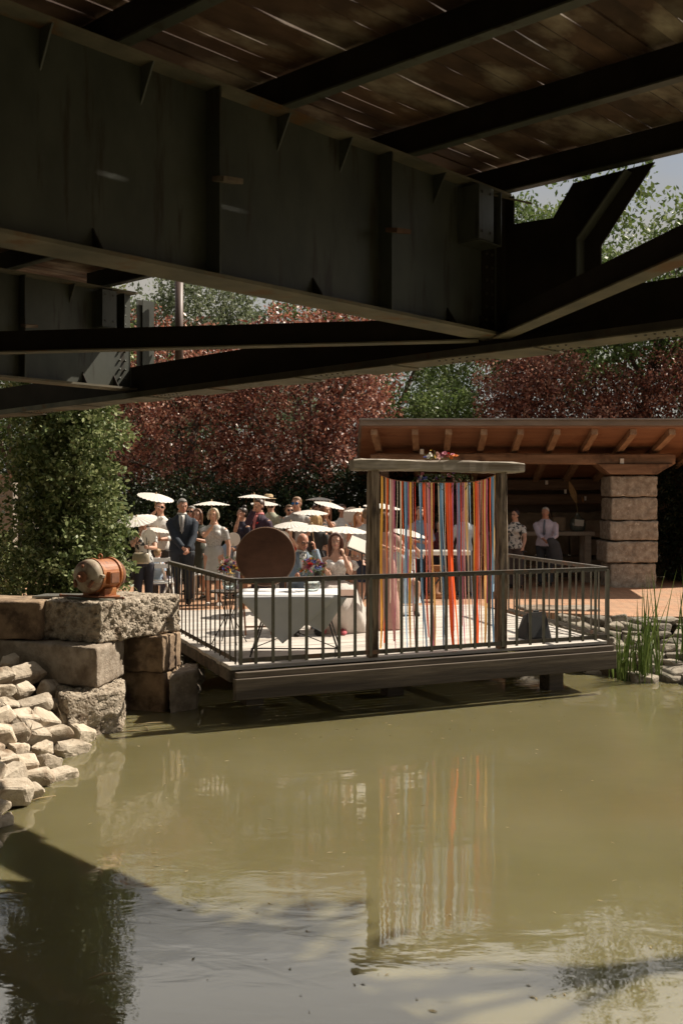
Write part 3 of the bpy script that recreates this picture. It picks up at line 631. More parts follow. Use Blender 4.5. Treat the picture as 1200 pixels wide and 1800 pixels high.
def place_rock(c, dims, rot, seed, mat, label, group, name='boulder', cat='rock'):
    bm = rock(dims, seed); bmesh.ops.rotate(bm, verts=bm.verts, matrix=Euler(rot).to_matrix(), cent=(0, 0, 0))
    o = put_bm(bm, name, mat); o.location = c
    return tag(o, label, cat, group)
rr = random.Random(4); k = .62; n = 0
ORD = 'first second third fourth fifth sixth seventh eighth ninth tenth eleventh twelfth thirteenth fourteenth fifteenth sixteenth seventeenth eighteenth nineteenth twentieth'.split() + ['twenty-' + w for w in 'first second third fourth fifth sixth seventh eighth ninth'.split()] + ['thirtieth'] + ['thirty-' + w for w in 'first second third fourth fifth'.split()]
LR = []
SHX = lambda py: np.interp(py, [1165, 1300, 1330, 1380, 1430, 1480, 1600], [118, 172, 146, 74, 20, -20, -110])
py = 1160
while py < 1500:
    px = -110 + rr.uniform(0, 30)
    while px < SHX(py):
        a = (600 - px) / F; c = (py - HY) / F; y = (ZC + 2.5 * k) / (c + k * a)
        q = Vector((-a * y, y, ZC - c * y))
        if q.z < .72:
            s = rr.uniform(.6, 1.1)
            place_rock(q + Vector((0, .05, -.02)), (.23 * s, .37 * s * rr.uniform(.75, 1.3), .19 * s), (rr.uniform(-.45, .25), rr.uniform(-.2, .7), rr.uniform(-1.15, -.35)), 100 + n, M_bould,
                       (py, px), 'pale boulders on the left bank'); n += 1
        px += rr.uniform(36, 52)
    py += 26
rows_ = {}
for o in bpy.data.objects:
    if o.name.startswith('boulder') and 'category' in o and not isinstance(o['label'], str): rows_.setdefault(float(o['label'][0]), []).append((-float(o['label'][1]), o.name))
for i, k_ in enumerate(sorted(rows_, reverse=True)):
    for j, (_, nm) in enumerate(sorted(rows_[k_])): bpy.data.objects[nm]['label'] = 'pale boulder, %s from the water in row %s of the left heap from the front' % (ORD[j], ORD[i])
# right bank: flat stones stacked from the water to the paving, and dark stones under the deck's back
n = 0
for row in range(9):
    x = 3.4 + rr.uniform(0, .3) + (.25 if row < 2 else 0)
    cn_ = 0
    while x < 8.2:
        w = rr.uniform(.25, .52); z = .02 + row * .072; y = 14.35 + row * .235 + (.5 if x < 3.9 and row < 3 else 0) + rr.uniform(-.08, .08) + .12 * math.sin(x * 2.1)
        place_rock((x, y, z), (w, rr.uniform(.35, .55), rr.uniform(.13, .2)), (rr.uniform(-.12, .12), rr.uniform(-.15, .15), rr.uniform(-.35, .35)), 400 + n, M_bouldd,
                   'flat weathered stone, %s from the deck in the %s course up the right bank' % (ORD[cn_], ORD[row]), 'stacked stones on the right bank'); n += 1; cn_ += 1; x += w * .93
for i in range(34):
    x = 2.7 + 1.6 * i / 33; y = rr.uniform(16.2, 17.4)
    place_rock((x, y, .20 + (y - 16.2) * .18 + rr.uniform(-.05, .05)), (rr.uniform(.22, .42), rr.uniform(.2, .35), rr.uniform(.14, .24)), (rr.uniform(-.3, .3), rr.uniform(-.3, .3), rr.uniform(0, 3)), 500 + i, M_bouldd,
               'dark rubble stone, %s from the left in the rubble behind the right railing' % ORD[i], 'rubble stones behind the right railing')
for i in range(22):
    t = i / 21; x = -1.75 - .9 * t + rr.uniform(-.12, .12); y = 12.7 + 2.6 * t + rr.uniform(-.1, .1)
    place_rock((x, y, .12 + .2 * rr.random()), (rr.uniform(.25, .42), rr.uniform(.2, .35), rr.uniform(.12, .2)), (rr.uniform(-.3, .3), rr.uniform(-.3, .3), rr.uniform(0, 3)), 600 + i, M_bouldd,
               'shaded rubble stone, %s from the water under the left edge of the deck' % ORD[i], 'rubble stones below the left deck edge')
# ------------------------------------------------------------------ motor
M_orange = pmat('rusty_orange_paint', (0.38, 0.145, 0.04), (0.27, 0.085, 0.025), scale=8, rough=.55, bump=.2, bscale=30, bdist=.003, c3=(0.16, 0.05, 0.02), s3=6, lo3=.54, hi3=.66)
M_cream = pmat('worn_cream_casting', (0.36, 0.31, 0.23), (0.24, 0.17, 0.10), scale=6, rough=.6, bump=.3, bscale=25, bdist=.004, c3=(0.14, 0.06, 0.03), s3=5, lo3=.52, hi3=.66)
M_rust = pmat('dark_rust', (0.13, 0.05, 0.025), (0.22, 0.09, 0.04), scale=9, rough=.8, bump=.5, bscale=30, bdist=.004)
q = onz(171, 1052, 1.34)
mo = thing('electric_motor', 'old rusty orange electric motor with cream end cover on a stone block', 'motor', (q.x + .01, q.y + .12, 1.335), R(-29))
CZ = .262; r0 = .185
m = MB(); m.tube([(0, -.14, CZ), (0, -.13, CZ), (0, .14, CZ), (0, .15, CZ)], [.17, r0, r0, .17], n=32, smooth=False); m.build('barrel', M_orange, mo)
for y_ in (-.145, .15):
    m = MB(); m.tube([(0, y_ - .02, CZ), (0, y_ - .014, CZ), (0, y_ + .014, CZ), (0, y_ + .02, CZ)], [.185, .203, .203, .185], n=32, smooth=False); m.build('flange', M_orange, mo)
m = MB(); m.tube([(0, -.165, CZ), (0, -.20, CZ), (0, -.245, CZ), (0, -.262, CZ), (0, -.285, CZ), (0, -.292, CZ)], [.192, .190, .180, .150, .110, .08], n=40); fb_ = m.build('front_cover', M_cream, mo)
m = MB(); m.tube([(0, -.28, CZ), (0, -.315, CZ), (0, -.32, CZ)], [.068, .064, .05], n=20); m.build('bearing_cap', M_rust, fb_)
m = MB(); m.cyl((0, -.325, CZ), (0, -.37, CZ), .02); m.build('shaft', M_rust, fb_)
for sx in (-1, 1):
    m = MB(); m.box((sx * .19, -.19, CZ + .01), (.07, .05, .035), Euler((0, sx * .25, 0)).to_matrix()); m.build('lug', M_cream, fb_, bevel=.006)
    m = MB(); m.box((sx * .115, -.285, CZ - .08), (.035, .03, .09), Euler((-.35, sx * .5, 0)).to_matrix()); m.build('vent_slot', M_rust, fb_, bevel=.004)
m = MB(); m.box((0, -.285, CZ + .115), (.03, .02, .04), Euler((.5, 0, 0)).to_matrix()); m.build('grease_nipple', M_rust, fb_, bevel=.005)
m = MB(); m.tube([(0, .17, CZ), (0, .20, CZ), (0, .27, CZ), (0, .29, CZ)], [.19, .188, .15, .08], n=32); m.build('rear_cover', M_rust, mo)
m = MB(); m.box((.195, -.01, CZ - .02), (.07, .16, .14)); tb = m.build('terminal_box', M_orange, mo, bevel=.008)
m = MB(); m.box((.233, -.01, CZ - .02), (.006, .13, .11)); m.build('box_lid', M_rust, tb)
m = MB(); m.box((.12, -.01, .065), (.09, .20, .11)); m.box((-.12, -.01, .065), (.09, .20, .11)); m.box((0, -.01, .022), (.40, .24, .025)); m.build('foot', M_orange, mo, bevel=.006)
m = MB(); m.tube([(.0 + .028 * math.cos(a), 0, CZ + .215 + .028 * math.sin(a)) for a in [i * math.pi / 6 for i in range(13)]], .009, 6, cap=False); m.cyl((0, 0, CZ + .175), (0, 0, CZ + .19), .016, 10); m.build('eye_bolt', M_orange, mo)
M_oldw = pmat('grey_green_board', (0.10, 0.11, 0.085), (0.17, 0.16, 0.12), scale=9, rough=.8, bump=.4)
m = MB(); m.box((-.02, .03, -.0), (.62, .12, .02)); m.box((-.02, -.14, -.0), (.62, .12, .02)); m.build('base_board', M_oldw, mo, rz if False else None)
m = MB(); m.cyl((-.42, -.20, .03), (.50, -.19, .035), .011, 8); m.ell((-.42, -.20, .03), .018, 8, 6); m.ell((.50, -.19, .035), .018, 8, 6); m.build('clamp_rod', M_rust, mo)

# ================================================================== VEGETATION
def leafset(name, centers, n_per, spread, size, mat, parent, seed=0, aspect=.5, six=False, down=.2, jit=.35):
    """many leaf faces round the given spray centres (x, y, z, outward direction)"""
    g = np.random.default_rng(seed); C = np.asarray(centers, float); k = len(C) * n_per
    base = np.repeat(C[:, :3], n_per, 0); out = np.repeat(C[:, 3:6], n_per, 0)
    # each spray is a short twig: leaves are strung along it
    tw = g.normal(size=(len(C), 3)) * .7 + C[:, 3:6]; tw /= np.linalg.norm(tw, axis=1, keepdims=True) + 1e-9
    s = g.uniform(-1, 1, (k, 1)); p = base + np.repeat(tw, n_per, 0) * s * spread + g.normal(size=(k, 3)) * spread * jit
    d = out * .5 + g.normal(size=(k, 3)) * .8; d[:, 2] -= down; d /= np.linalg.norm(d, axis=1, keepdims=True)
    nn = np.cross(d, g.normal(size=(k, 3))); nn /= np.linalg.norm(nn, axis=1, keepdims=True) + 1e-9
    sz = size * g.uniform(.65, 1.35, (k, 1)); w = nn * sz * aspect * .5
    if six:
        up = np.cross(d, nn) * sz * .08
        V6 = np.stack([p, p + d * sz * .3 + w * .9 + up, p + d * sz * .7 + w * .8 + up, p + d * sz, p + d * sz * .7 - w * .8 + up, p + d * sz * .3 - w * .9 + up], 1)
        verts = V6.reshape(-1, 3); nv = 6
    else:
        V4 = np.stack([p, p + d * sz * .45 + w, p + d * sz, p + d * sz * .45 - w], 1); verts = V4.reshape(-1, 3); nv = 4
    me = bpy.data.meshes.new(name); me.vertices.add(len(verts)); me.vertices.foreach_set('co', verts.astype(np.float32).ravel())
    me.loops.add(k * nv); me.loops.foreach_set('vertex_index', np.arange(k * nv, dtype=np.int32)); me.polygons.add(k)
    me.polygons.foreach_set('loop_start', (np.arange(k) * nv).astype(np.int32)); me.polygons.foreach_set('loop_total', np.full(k, nv, np.int32))
    me.update(calc_edges=True); me.materials.append(mat)
    o = bpy.data.objects.new(name, me); COL.objects.link(o); o.parent = parent; return o
def sprays(blobs, n, seed, shell=.55, ymax=None, zmin=None):
    """spray centres spread through a union of ellipsoids, denser near the outside"""
    g = np.random.default_rng(seed); B_ = np.asarray(blobs, float); vol = B_[:, 3] * B_[:, 4] * B_[:, 5]; vol = vol ** (2 / 3)
    idx = g.choice(len(B_), n, p=vol / vol.sum()); d = g.normal(size=(n, 3)); d /= np.linalg.norm(d, axis=1, keepdims=True)
    r = shell + (1.04 - shell) * g.uniform(0, 1, (n, 1)) ** .6
    r *= 1 + .10 * np.sin(d[:, :1] * 9 + idx[:, None]) * np.cos(d[:, 2:] * 11)
    p = B_[idx, :3] + d * r * B_[idx, 3:6]
    c = np.concatenate([p, d], 1)
    if ymax is not None: c = c[c[:, 1] < ymax]
    if zmin is not None: c = c[c[:, 2] > zmin]
    return c
M_bark = pmat('bark', (0.06, 0.045, 0.032), (0.12, 0.095, 0.07), scale=8, stretch=(1, 1, .2), rough=.9, bump=.8, bscale=20, bdist=.02)
def tree(name, label, cat, x, y, z0, blobs, n, n_per, spread, size, mat, seed, group=None, trunk=.14, limbs=7, **k):
    """blobs in coordinates relative to the trunk's foot"""
    t = thing(name, label, cat, (x, y, z0), group=group); rr = random.Random(seed)
    c = sprays(blobs, n, seed, shell=k.pop('shell', .5), zmin=k.pop('zmin', None))
    leafset('crown' if 'tree' in name else 'foliage', c, n_per, spread, size, mat, t, seed, **k)
    top = max(b[2] for b in blobs); lo = min(b[2] - b[5] * .6 for b in blobs); m = MB()
    fork = Vector((rr.uniform(-.1, .1), rr.uniform(-.1, .1), max(.5, lo)))
    m.tube([(0, 0, -.1), (.03, 0, fork.z * .5), tuple(fork)], [trunk * 1.25, trunk, trunk * .85], 9)
    for i in range(limbs):
        b = blobs[i % len(blobs)]; e = Vector(b[:3]) + Vector((rr.uniform(-.6, .6) * b[3], rr.uniform(-.6, .6) * b[4], rr.uniform(-.1, .7) * b[5])); mid = fork.lerp(e, .5) + Vector((rr.uniform(-.2, .2), rr.uniform(-.2, .2), .15))
        m.tube([fork, mid, e], [trunk * .55, trunk * .35, trunk * .08], 6)
        for j in range(3):
            e2 = e + Vector((rr.uniform(-1, 1), rr.uniform(-1, 1), rr.uniform(-.2, 1))) * .5 * b[3]; s_ = mid.lerp(e, rr.uniform(.1, .7)); m.tube([s_, e2], [trunk * .2, trunk * .04], 4)
    m.build('trunk', M_bark, t); return t
ML_purple = leafmat('copper_leaves', [(0, (0.026, 0.010, 0.011)), (.32, (0.14, 0.040, 0.028)), (.65, (0.38, 0.145, 0.090)), (1, (0.74, 0.47, 0.34))], mottle=.25, trans=.3, spec=.5, rough=.38)
ML_green = leafmat('fresh_leaves', [(0, (0.04, 0.07, 0.018)), (.5, (0.11, 0.16, 0.045)), (1, (0.24, 0.28, 0.11))], mottle=.4)
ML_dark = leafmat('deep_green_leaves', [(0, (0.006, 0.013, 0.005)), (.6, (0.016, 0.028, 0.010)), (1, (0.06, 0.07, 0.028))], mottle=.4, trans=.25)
ML_pale = leafmat('silvery_leaves', [(0, (0.07, 0.09, 0.05)), (.5, (0.14, 0.17, 0.09)), (1, (0.24, 0.26, 0.16))], mottle=.3)
ML_hedge = leafmat('hornbeam_leaves', [(0, (0.028, 0.048, 0.014)), (.5, (0.14, 0.18, 0.06)), (1, (0.44, 0.46, 0.23))], mottle=.25, trans=.28, vscale=1.5)
gz = TZ - .03
def at(px, D): return (px - 600) / F * D
# copper-leaved trees
def copper(px, D, w, zt, zb, label, seed, n=1500):
    x = at(px, D); rr = random.Random(seed); h = (zt - zb) / 2; bl = [(0, 0, (zt + zb) / 2 - gz, w * .78, w * .7, h)]
    for i in range(8):
        a = rr.uniform(0, 6.28); bl.append((math.cos(a) * w * .55, math.sin(a) * w * .5, rr.uniform(zb + h * .4, zt - h * .35) - gz, w * .45, w * .45, h * .42))
    return tree('copper_tree', label, 'tree', x, D, gz, bl, n, 16, .22, .095, ML_purple, seed, 'copper leaved trees', aspect=.62, shell=.35)
copper(330, 27.5, 2.6, 7.3, 1.9, 'copper leaved tree behind the standing guests, left of its neighbour', 31, 1500)
copper(545, 27.0, 2.6, 7.8, 1.9, 'broad copper leaved tree behind the guests, above the parasols', 32, 1900)
copper(985, 30.5, 2.6, 7.1, 3.0, 'copper leaved tree rising behind the middle of the pavilion roof', 33, 1500)
copper(1180, 30, 2.6, 7.0, 2.8, 'copper leaved tree behind the right end of the pavilion roof', 34, 1500)
# green trees
def green(name, px, D, w, zt, zb, label, seed, mat, n=900, size=.12, n_per=16, spread=.3, shell=.35, nb=8, **k):
    x = at(px, D); rr = random.Random(seed); h = (zt - zb) / 2; bl = [(0, 0, (zt + zb) / 2 - gz, w * .6, w * .6, h * .8)]
    for i in range(nb):
        a = rr.uniform(0, 6.28); bl.append((math.cos(a) * w * .6, math.sin(a) * w * .5, rr.uniform(zb + h * .3, zt - h * .25) - gz, w * .42, w * .42, h * .33))
    return tree(name, label, 'tree', x, D, gz, bl, n, n_per, spread, size, mat, seed, 'green trees behind the terrace', shell=shell, **k)
green('green_tree', 770, 33, 2.2, 6.8, 2.6, 'fresh green tree showing between the copper crowns above the pavilion roof', 41, ML_green)
green('green_tree', 385, 38, 4.4, 12.6, 3.5, 'pale green tree seen under the bridge above the copper crown', 42, ML_pale, n=1900, size=.15)
green('green_tree', 690, 42, 5.0, 12.8, 4.0, 'tall green tree far behind the copper trees', 43, ML_green, n=1500, size=.17)
green('oak_tree', 1135, 31, 3.4, 12.2, 5.5, 'airy tall tree with sky showing through, beyond the right end of the bridge', 44, ML_green, n=1250, size=.17, spread=.34, shell=.2, nb=13)
green('oak_tree', 930, 36, 3.0, 13.5, 6.0, 'tall tree whose crown shows in the gap under the bridge joist', 45, ML_green, n=1900, size=.17)
green('green_tree', 190, 42, 5.0, 12.5, 2.0, 'broad green tree far behind the hedge', 46, ML_green, n=1300, size=.17)
green('green_tree', 30, 25, 2.0, 7.0, 2.2, 'green tree behind the brick pillar at the left edge', 47, ML_green, n=900, size=.11)
green('green_tree', 1420, 34, 4.5, 8.5, 2.0, 'green tree beyond the right end of the pavilion', 48, ML_dark, n=1000, size=.16)
# trees round the pond outside the picture: they close the sky on the left and behind, one is added to shade the water by the bridge end
def around(x, y, top, w, lb, seed, base=gz, zb=1.5, n=520, mat=None):
    h = (top - zb) / 2; rr = random.Random(seed); bl = [(0, 0, (top + zb) / 2 - base, w * .8, w * .8, h)] + [(rr.uniform(-.5, .5) * w, rr.uniform(-.5, .5) * w, rr.uniform(zb + h * .4, top - h * .4) - base, w * .55, w * .55, h * .45) for _ in range(5)]
    return tree('unseen_bank_tree', lb, 'tree', x, y, base, bl, n, 14, .30, .26, mat or ML_green, seed, 'trees round the pond', trunk=.16, shell=.3)
for i, (x, y, tp, w) in enumerate(((-8.5, 15.5, 9, 2.4), (-9.0, 10.0, 9, 2.6), (-8.0, 4.5, 9, 2.6), (-8.5, -1.5, 9, 2.8), (-4.5, -8.5, 9, 2.8), (1.5, -10.5, 9, 2.8), (7.5, -9.0, 9, 2.8))):
    around(x, y, tp, w, 'green tree on the pond bank, %s of the ring going round behind the viewer' % ORD[i], 700 + i, base=.2)
t_ = thing('unseen_bank_tree', 'unseen slender tree added on the right bank to shade the water by the bridge end', 'tree', (9.6, 8.3, -.05), group='trees round the pond')  # added out of view; its crown blocks the sun from a strip of water
leafset('crown', sprays([(-2.6, .5, 10.2, 1.15, 1.1, .9)], 240, 720, shell=.1), 16, .25, .17, ML_green, t_, 720)
m = MB(); m.tube([(0, 0, -.3), (-.1, 0, 3.5), (-.9, .1, 6.8), (-2.3, .2, 9.3), (-3.2, 0, 10.4)], [.20, .16, .12, .07, .02], 9)
for e in ((-3.9, .6, 10.6), (-3.6, -.7, 10.0), (-2.3, .9, 9.9), (-1.6, -.5, 10.0)): m.tube([(-1.6, .15, 8.2), e], [.05, .01], 5)
m.build('trunk', M_bark, t_)
# dark shrubs behind the guests
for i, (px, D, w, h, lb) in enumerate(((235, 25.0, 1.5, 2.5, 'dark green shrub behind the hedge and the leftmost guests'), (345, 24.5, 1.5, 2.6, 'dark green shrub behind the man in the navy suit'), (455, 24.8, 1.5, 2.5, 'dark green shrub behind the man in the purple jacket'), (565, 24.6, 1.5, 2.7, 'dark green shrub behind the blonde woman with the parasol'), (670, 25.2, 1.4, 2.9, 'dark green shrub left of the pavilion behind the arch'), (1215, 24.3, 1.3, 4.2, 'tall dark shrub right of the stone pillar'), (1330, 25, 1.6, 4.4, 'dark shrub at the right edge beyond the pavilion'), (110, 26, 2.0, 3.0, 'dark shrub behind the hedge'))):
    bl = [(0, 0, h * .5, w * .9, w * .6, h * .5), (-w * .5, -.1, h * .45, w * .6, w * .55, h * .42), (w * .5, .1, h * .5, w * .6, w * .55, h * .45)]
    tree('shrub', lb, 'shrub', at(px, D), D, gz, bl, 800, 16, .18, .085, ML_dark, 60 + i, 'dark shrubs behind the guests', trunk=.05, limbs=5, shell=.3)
# far wood that closes the view
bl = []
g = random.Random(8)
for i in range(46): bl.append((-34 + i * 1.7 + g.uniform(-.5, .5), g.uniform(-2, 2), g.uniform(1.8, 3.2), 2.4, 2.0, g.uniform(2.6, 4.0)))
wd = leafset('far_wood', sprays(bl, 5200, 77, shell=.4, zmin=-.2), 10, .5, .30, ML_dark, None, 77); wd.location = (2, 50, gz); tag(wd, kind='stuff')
# hedge-like hornbeam left, in front of the guests
rr = random.Random(50); bl = []
for i in range(9):
    z = .35 + i * .62; bl.append((rr.uniform(-.12, .12) - (.05 if i > 6 else 0), rr.uniform(-.1, .1), z, .92 - .01 * i, .85, .5))
hx = at(120, 15.4)
tree('hornbeam_tree', 'dense leafy hornbeam column left of the guests behind the motor', 'tree', hx, 15.4, gz, bl, 3600, 13, .11, .074, ML_hedge, 51, None, trunk=.07, limbs=9, aspect=.55, six=True, shell=.1, down=.0, jit=.30)
for i, (px, D, h, lb) in enumerate(((8, 16.8, 1.3, 'low sunlit shrub at the left edge behind the stone wall'), (-40, 15.5, 1.9, 'leafy shrub just outside the hornbeam at the left edge'))):
    tree('shrub', lb, 'shrub', at(px, D), D, gz, [(0, 0, h * .5, .5, .4, h * .5)], 260, 14, .12, .07, ML_hedge, 80 + i, 'low shrubs at the left edge', trunk=.03, limbs=4, shell=.3)
# brick pillar at the left edge
M_brick = pmat('old_brick', (0.33, 0.18, 0.11), (0.26, 0.22, 0.18), scale=4, rough=.9, bump=.6, bscale=14)
gp = thing('gate_pillar', 'old brick pillar with stone face half hidden by leaves at the left edge', 'pillar', (at(14, 20.0), 20.0, gz))
m = MB(); m.box((0, 0, 1.15), (.30, .30, 2.3)); m.build('shaft', pmat('grey_render', (0.22, 0.19, 0.16), (0.30, 0.25, 0.2), scale=5, rough=.9, bump=.4), gp, bevel=.01)
m = MB(); m.box((0, 0, 2.33), (.38, .38, .06)); m.build('cap', M_brick, gp, bevel=.01)
# reeds
M_reed = leafmat('reed_blades', [(0, (0.06, 0.10, 0.02)), (1, (0.17, 0.22, 0.06))], mottle=.0, trans=.4)
def reeds(px, py, hpx, nb, label, seed, D=None):
    rr = random.Random(seed); q = onz(px, py, 0); H = hpx / F * q.y * 1.12; t = MB()
    for i in range(nb):
        a = rr.uniform(0, 6.28); bx, by = rr.gauss(0, .05), rr.gauss(0, .05); lean = rr.uniform(.02, .22); h = H * rr.uniform(.6, 1.0); w = rr.uniform(.013, .025)
        s = Vector((-math.sin(a), math.cos(a), 0)) if rr.random() < .4 else Vector((1, .2, 0)).normalized(); vs = []; n = 9; dr = rr.random() < .25
        for j in range(n + 1):
            u = j / n; b_ = lean * u ** 1.8 * H; z = h * (u - (.25 * lean * u ** 3 if not dr else .55 * u ** 3))
            if dr: b_ += .15 * u ** 3
            c = Vector((bx + math.cos(a) * b_, by + math.sin(a) * b_, z)); ww = w * (1 - u ** 2.2) * (.6 + .8 * min(1, u * 3))
            vs += [c - s * ww / 2, c + s * ww / 2 + Vector((0, 0, .0))]
        t.add(vs, [(2 * j, 2 * j + 1, 2 * j + 3, 2 * j + 2) for j in range(n)], 0, True)
    o = t.build('reed_plant', M_reed, loc=(q.x, q.y, -.02)); return tag(o, label, 'reeds', 'reeds on the right bank')
reeds(1098, 1196, 120, 22, 'short reed clump next to the deck corner', 1)
reeds(1128, 1200, 165, 24, 'reed clump leaning over the water right of the deck', 2)
reeds(1147, 1196, 212, 16, 'tallest reed clump rising above the paving on the right bank', 3)
reeds(1202, 1190, 205, 18, 'tall reed clump cut by the right edge of the photo', 4)
reeds(1075, 1190, 60, 12, 'small reed tuft at the right corner of the deck', 5)
# floating leaf litter and twigs
rr = random.Random(19); m = MB()
for i in range(170):
    if i % 3: px, py = rr.uniform(150, 1150), rr.uniform(1240, 1780)
    else: px, py = rr.uniform(350, 1000), rr.uniform(1215, 1300)
    q = onz(px, py, .003); a = rr.uniform(0, 6.28); L = rr.uniform(.006, .028); d = Vector((math.cos(a), math.sin(a), 0)); w = Vector((-d.y, d.x, 0)) * L * .35
    m.add([q - d * L, q + w + Vector((0, 0, .003)), q + d * L, q - w], [(0, 1, 2, 3)])
tag(m.build('floating_leaf_litter', pmat('leaf_litter', (0.30, 0.24, 0.12), (0.12, 0.09, 0.04), scale=1.5, rough=.8, coord='Position')), kind='stuff')
M_twig = pmat('dry_reed', (0.36, 0.27, 0.13), (0.24, 0.17, 0.08), scale=6, rough=.8)
for i, (px, py, L, a) in enumerate(((262, 1272, .35, .5), (258, 1280, .22, 1.9), (236, 1286, .30, .25), (70, 1405, .3, .8), (15, 1572, .22, .05), (180, 1716, .14, .5))):
    q = onz(px, py, .012); d = Vector((math.cos(a), math.sin(a), 0)) * L / 2
    m = MB(); m.tube([-d, Vector((0, .01, .008)), d], [.004, .006, .003], 5); tag(m.build('floating_reed_stalk', M_twig, loc=q), ['dry reed stalk floating beside the stone blocks, longest of the tangle', 'short dry reed stalk crossing the tangle by the stone block', 'dry reed stalk against the lowest stone block', 'dry reed stalk floating off the boulder heap', 'dry stalk on the water at the left edge', 'pale leaf stalk floating in the dark shaded water'][i], 'reed stalk', 'floating dry reed stalks')
# ================================================================== PAVILION
M_tim = pmat('brown_timber', (0.16, 0.085, 0.045), (0.30, 0.175, 0.10), scale=10, stretch=(.12, 1, 1), rough=.75, bump=.5, bscale=16, bdist=.006, coord='Position', c3=(0.09, 0.045, 0.025), s3=2.5, lo3=.55, hi3=.7)
M_raft = pmat('rafter_timber', (0.24, 0.13, 0.07), (0.38, 0.24, 0.14), scale=10, stretch=(1, .15, 1), rough=.75, bump=.5, bscale=16, bdist=.006, coord='Position')
M_soff = pmat('orange_soffit_boards', (0.22, 0.10, 0.05), (0.30, 0.15, 0.08), scale=6, stretch=(.15, 1, 1), rough=.6, bump=.3, bscale=20, coord='Position', c3=(0.16, 0.05, 0.02), s3=2, lo3=.55, hi3=.72)
M_roofm = pmat('grey_roof_sheet', (0.22, 0.20, 0.185), (0.30, 0.28, 0.26), scale=3, rough=.5, metallic=.3, coord='Position')
M_trimg = pmat('grey_roof_trim', (0.16, 0.12, 0.09), (0.24, 0.19, 0.15), scale=7, stretch=(.2, 1, 1), rough=.7, coord='Position')
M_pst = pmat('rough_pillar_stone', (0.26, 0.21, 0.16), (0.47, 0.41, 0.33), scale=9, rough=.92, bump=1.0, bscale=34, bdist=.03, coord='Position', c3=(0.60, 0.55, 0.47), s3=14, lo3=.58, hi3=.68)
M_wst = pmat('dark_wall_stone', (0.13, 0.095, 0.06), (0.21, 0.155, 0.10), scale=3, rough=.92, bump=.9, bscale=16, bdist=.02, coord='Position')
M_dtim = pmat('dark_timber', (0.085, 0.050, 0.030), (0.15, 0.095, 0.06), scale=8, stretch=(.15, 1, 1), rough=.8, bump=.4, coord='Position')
M_white = pmat('white_plastic', (0.75, 0.72, 0.66), rough=.5)
PV = thing('pavilion', 'open timber pavilion with orange brown eaves on stone pillars behind the deck', 'pavilion', (2, 22.6, TZ))
YF, YB = 21.0, 26.3; XL, XR = .37, 8.3
def rz_(y): return 3.93 - (y - 21.0) * .195      # underside of the boarding
m = MB()
def slab(m, x0, x1, y0, y1, t0, t1):
    m.add([(x0, y0, rz_(y0) + t0), (x1, y0, rz_(y0) + t0), (x1, y1, rz_(y1) + t0), (x0, y1, rz_(y1) + t0), (x0, y0, rz_(y0) + t1), (x1, y0, rz_(y0) + t1), (x1, y1, rz_(y1) + t1), (x0, y1, rz_(y1) + t1)], [(3, 2, 1, 0), (4, 5, 6, 7), (0, 1, 5, 4), (1, 2, 6, 5), (2, 3, 7, 6), (3, 0, 4, 7)])
slab(m, XL + .04, XR, YF + .05, YB, .003, .035); rel(PV, m).build('boarding', M_soff, PV)
m = MB(); slab(m, XL - .02, XR + .02, YF - .06, YB + .1, .137, .160); rel(PV, m).build('roof', M_roofm, PV)
m = MB(); slab(m, XL, XR, YF, YB, .037, .134); rel(PV, m).build('roof_edge', M_trimg, PV)
for px, pb in ((657, 671), (729, 736), (788, 789), (850, 849), (914, 910), (978, 972), (1044, 1034), (1112, 1096), (1180, 1160), (1250, 1226)):
    x0 = at(px, 21.15); x1 = at(pb, 22.35); dx = (x1 - x0) / 1.2
    ya, yb = 21.12, 26.0; m = MB(); a = Vector((x0, ya, rz_(ya) - .062)); b = Vector((x0 + dx * (yb - ya) * .6, yb, rz_(yb) - .062)); m.bar(a, b, .13, .124); rel(PV, m).build('rafter', M_raft, PV, bevel=.006)
m = MB(); rough_beam(m, (.62, 22.45, 3.36), (7.08, 22.45, 3.345), .24, .23, n=40, amp=.006, seed=2); rel(PV, m).build('eaves_beam', M_tim, PV)
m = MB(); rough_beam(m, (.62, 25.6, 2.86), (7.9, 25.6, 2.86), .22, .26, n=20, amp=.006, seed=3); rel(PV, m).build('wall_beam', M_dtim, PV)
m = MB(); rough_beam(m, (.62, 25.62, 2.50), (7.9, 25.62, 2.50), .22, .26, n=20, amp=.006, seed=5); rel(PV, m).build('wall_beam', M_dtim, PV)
m = MB(); m.add([(5.40, 22.2, 3.235), (7.02, 22.2, 3.235), (6.78, 22.2, 3.10), (6.66, 22.2, 3.02), (5.66, 22.2, 3.02), (5.40, 22.75, 3.235), (7.02, 22.75, 3.235), (6.78, 22.75, 3.10), (6.66, 22.75, 3.02), (5.66, 22.75, 3.02)], [(0, 4, 3, 2, 1), (5, 6, 7, 8, 9), (0, 1, 6, 5), (1, 2, 7, 6), (2, 3, 8, 7), (3, 4, 9, 8), (4, 0, 5, 9)])
rel(PV, m).build('corbel', M_tim, PV, bevel=.012)
pil = bpy.data.objects.new('pillar', None); COL.objects.link(pil); pil.parent = PV
zs = [TZ - .05, 1.06, 1.50, 1.87, 2.36, 3.015]
zs = [TZ - .05, 1.14, 1.61, 2.04, 2.54, 3.0]
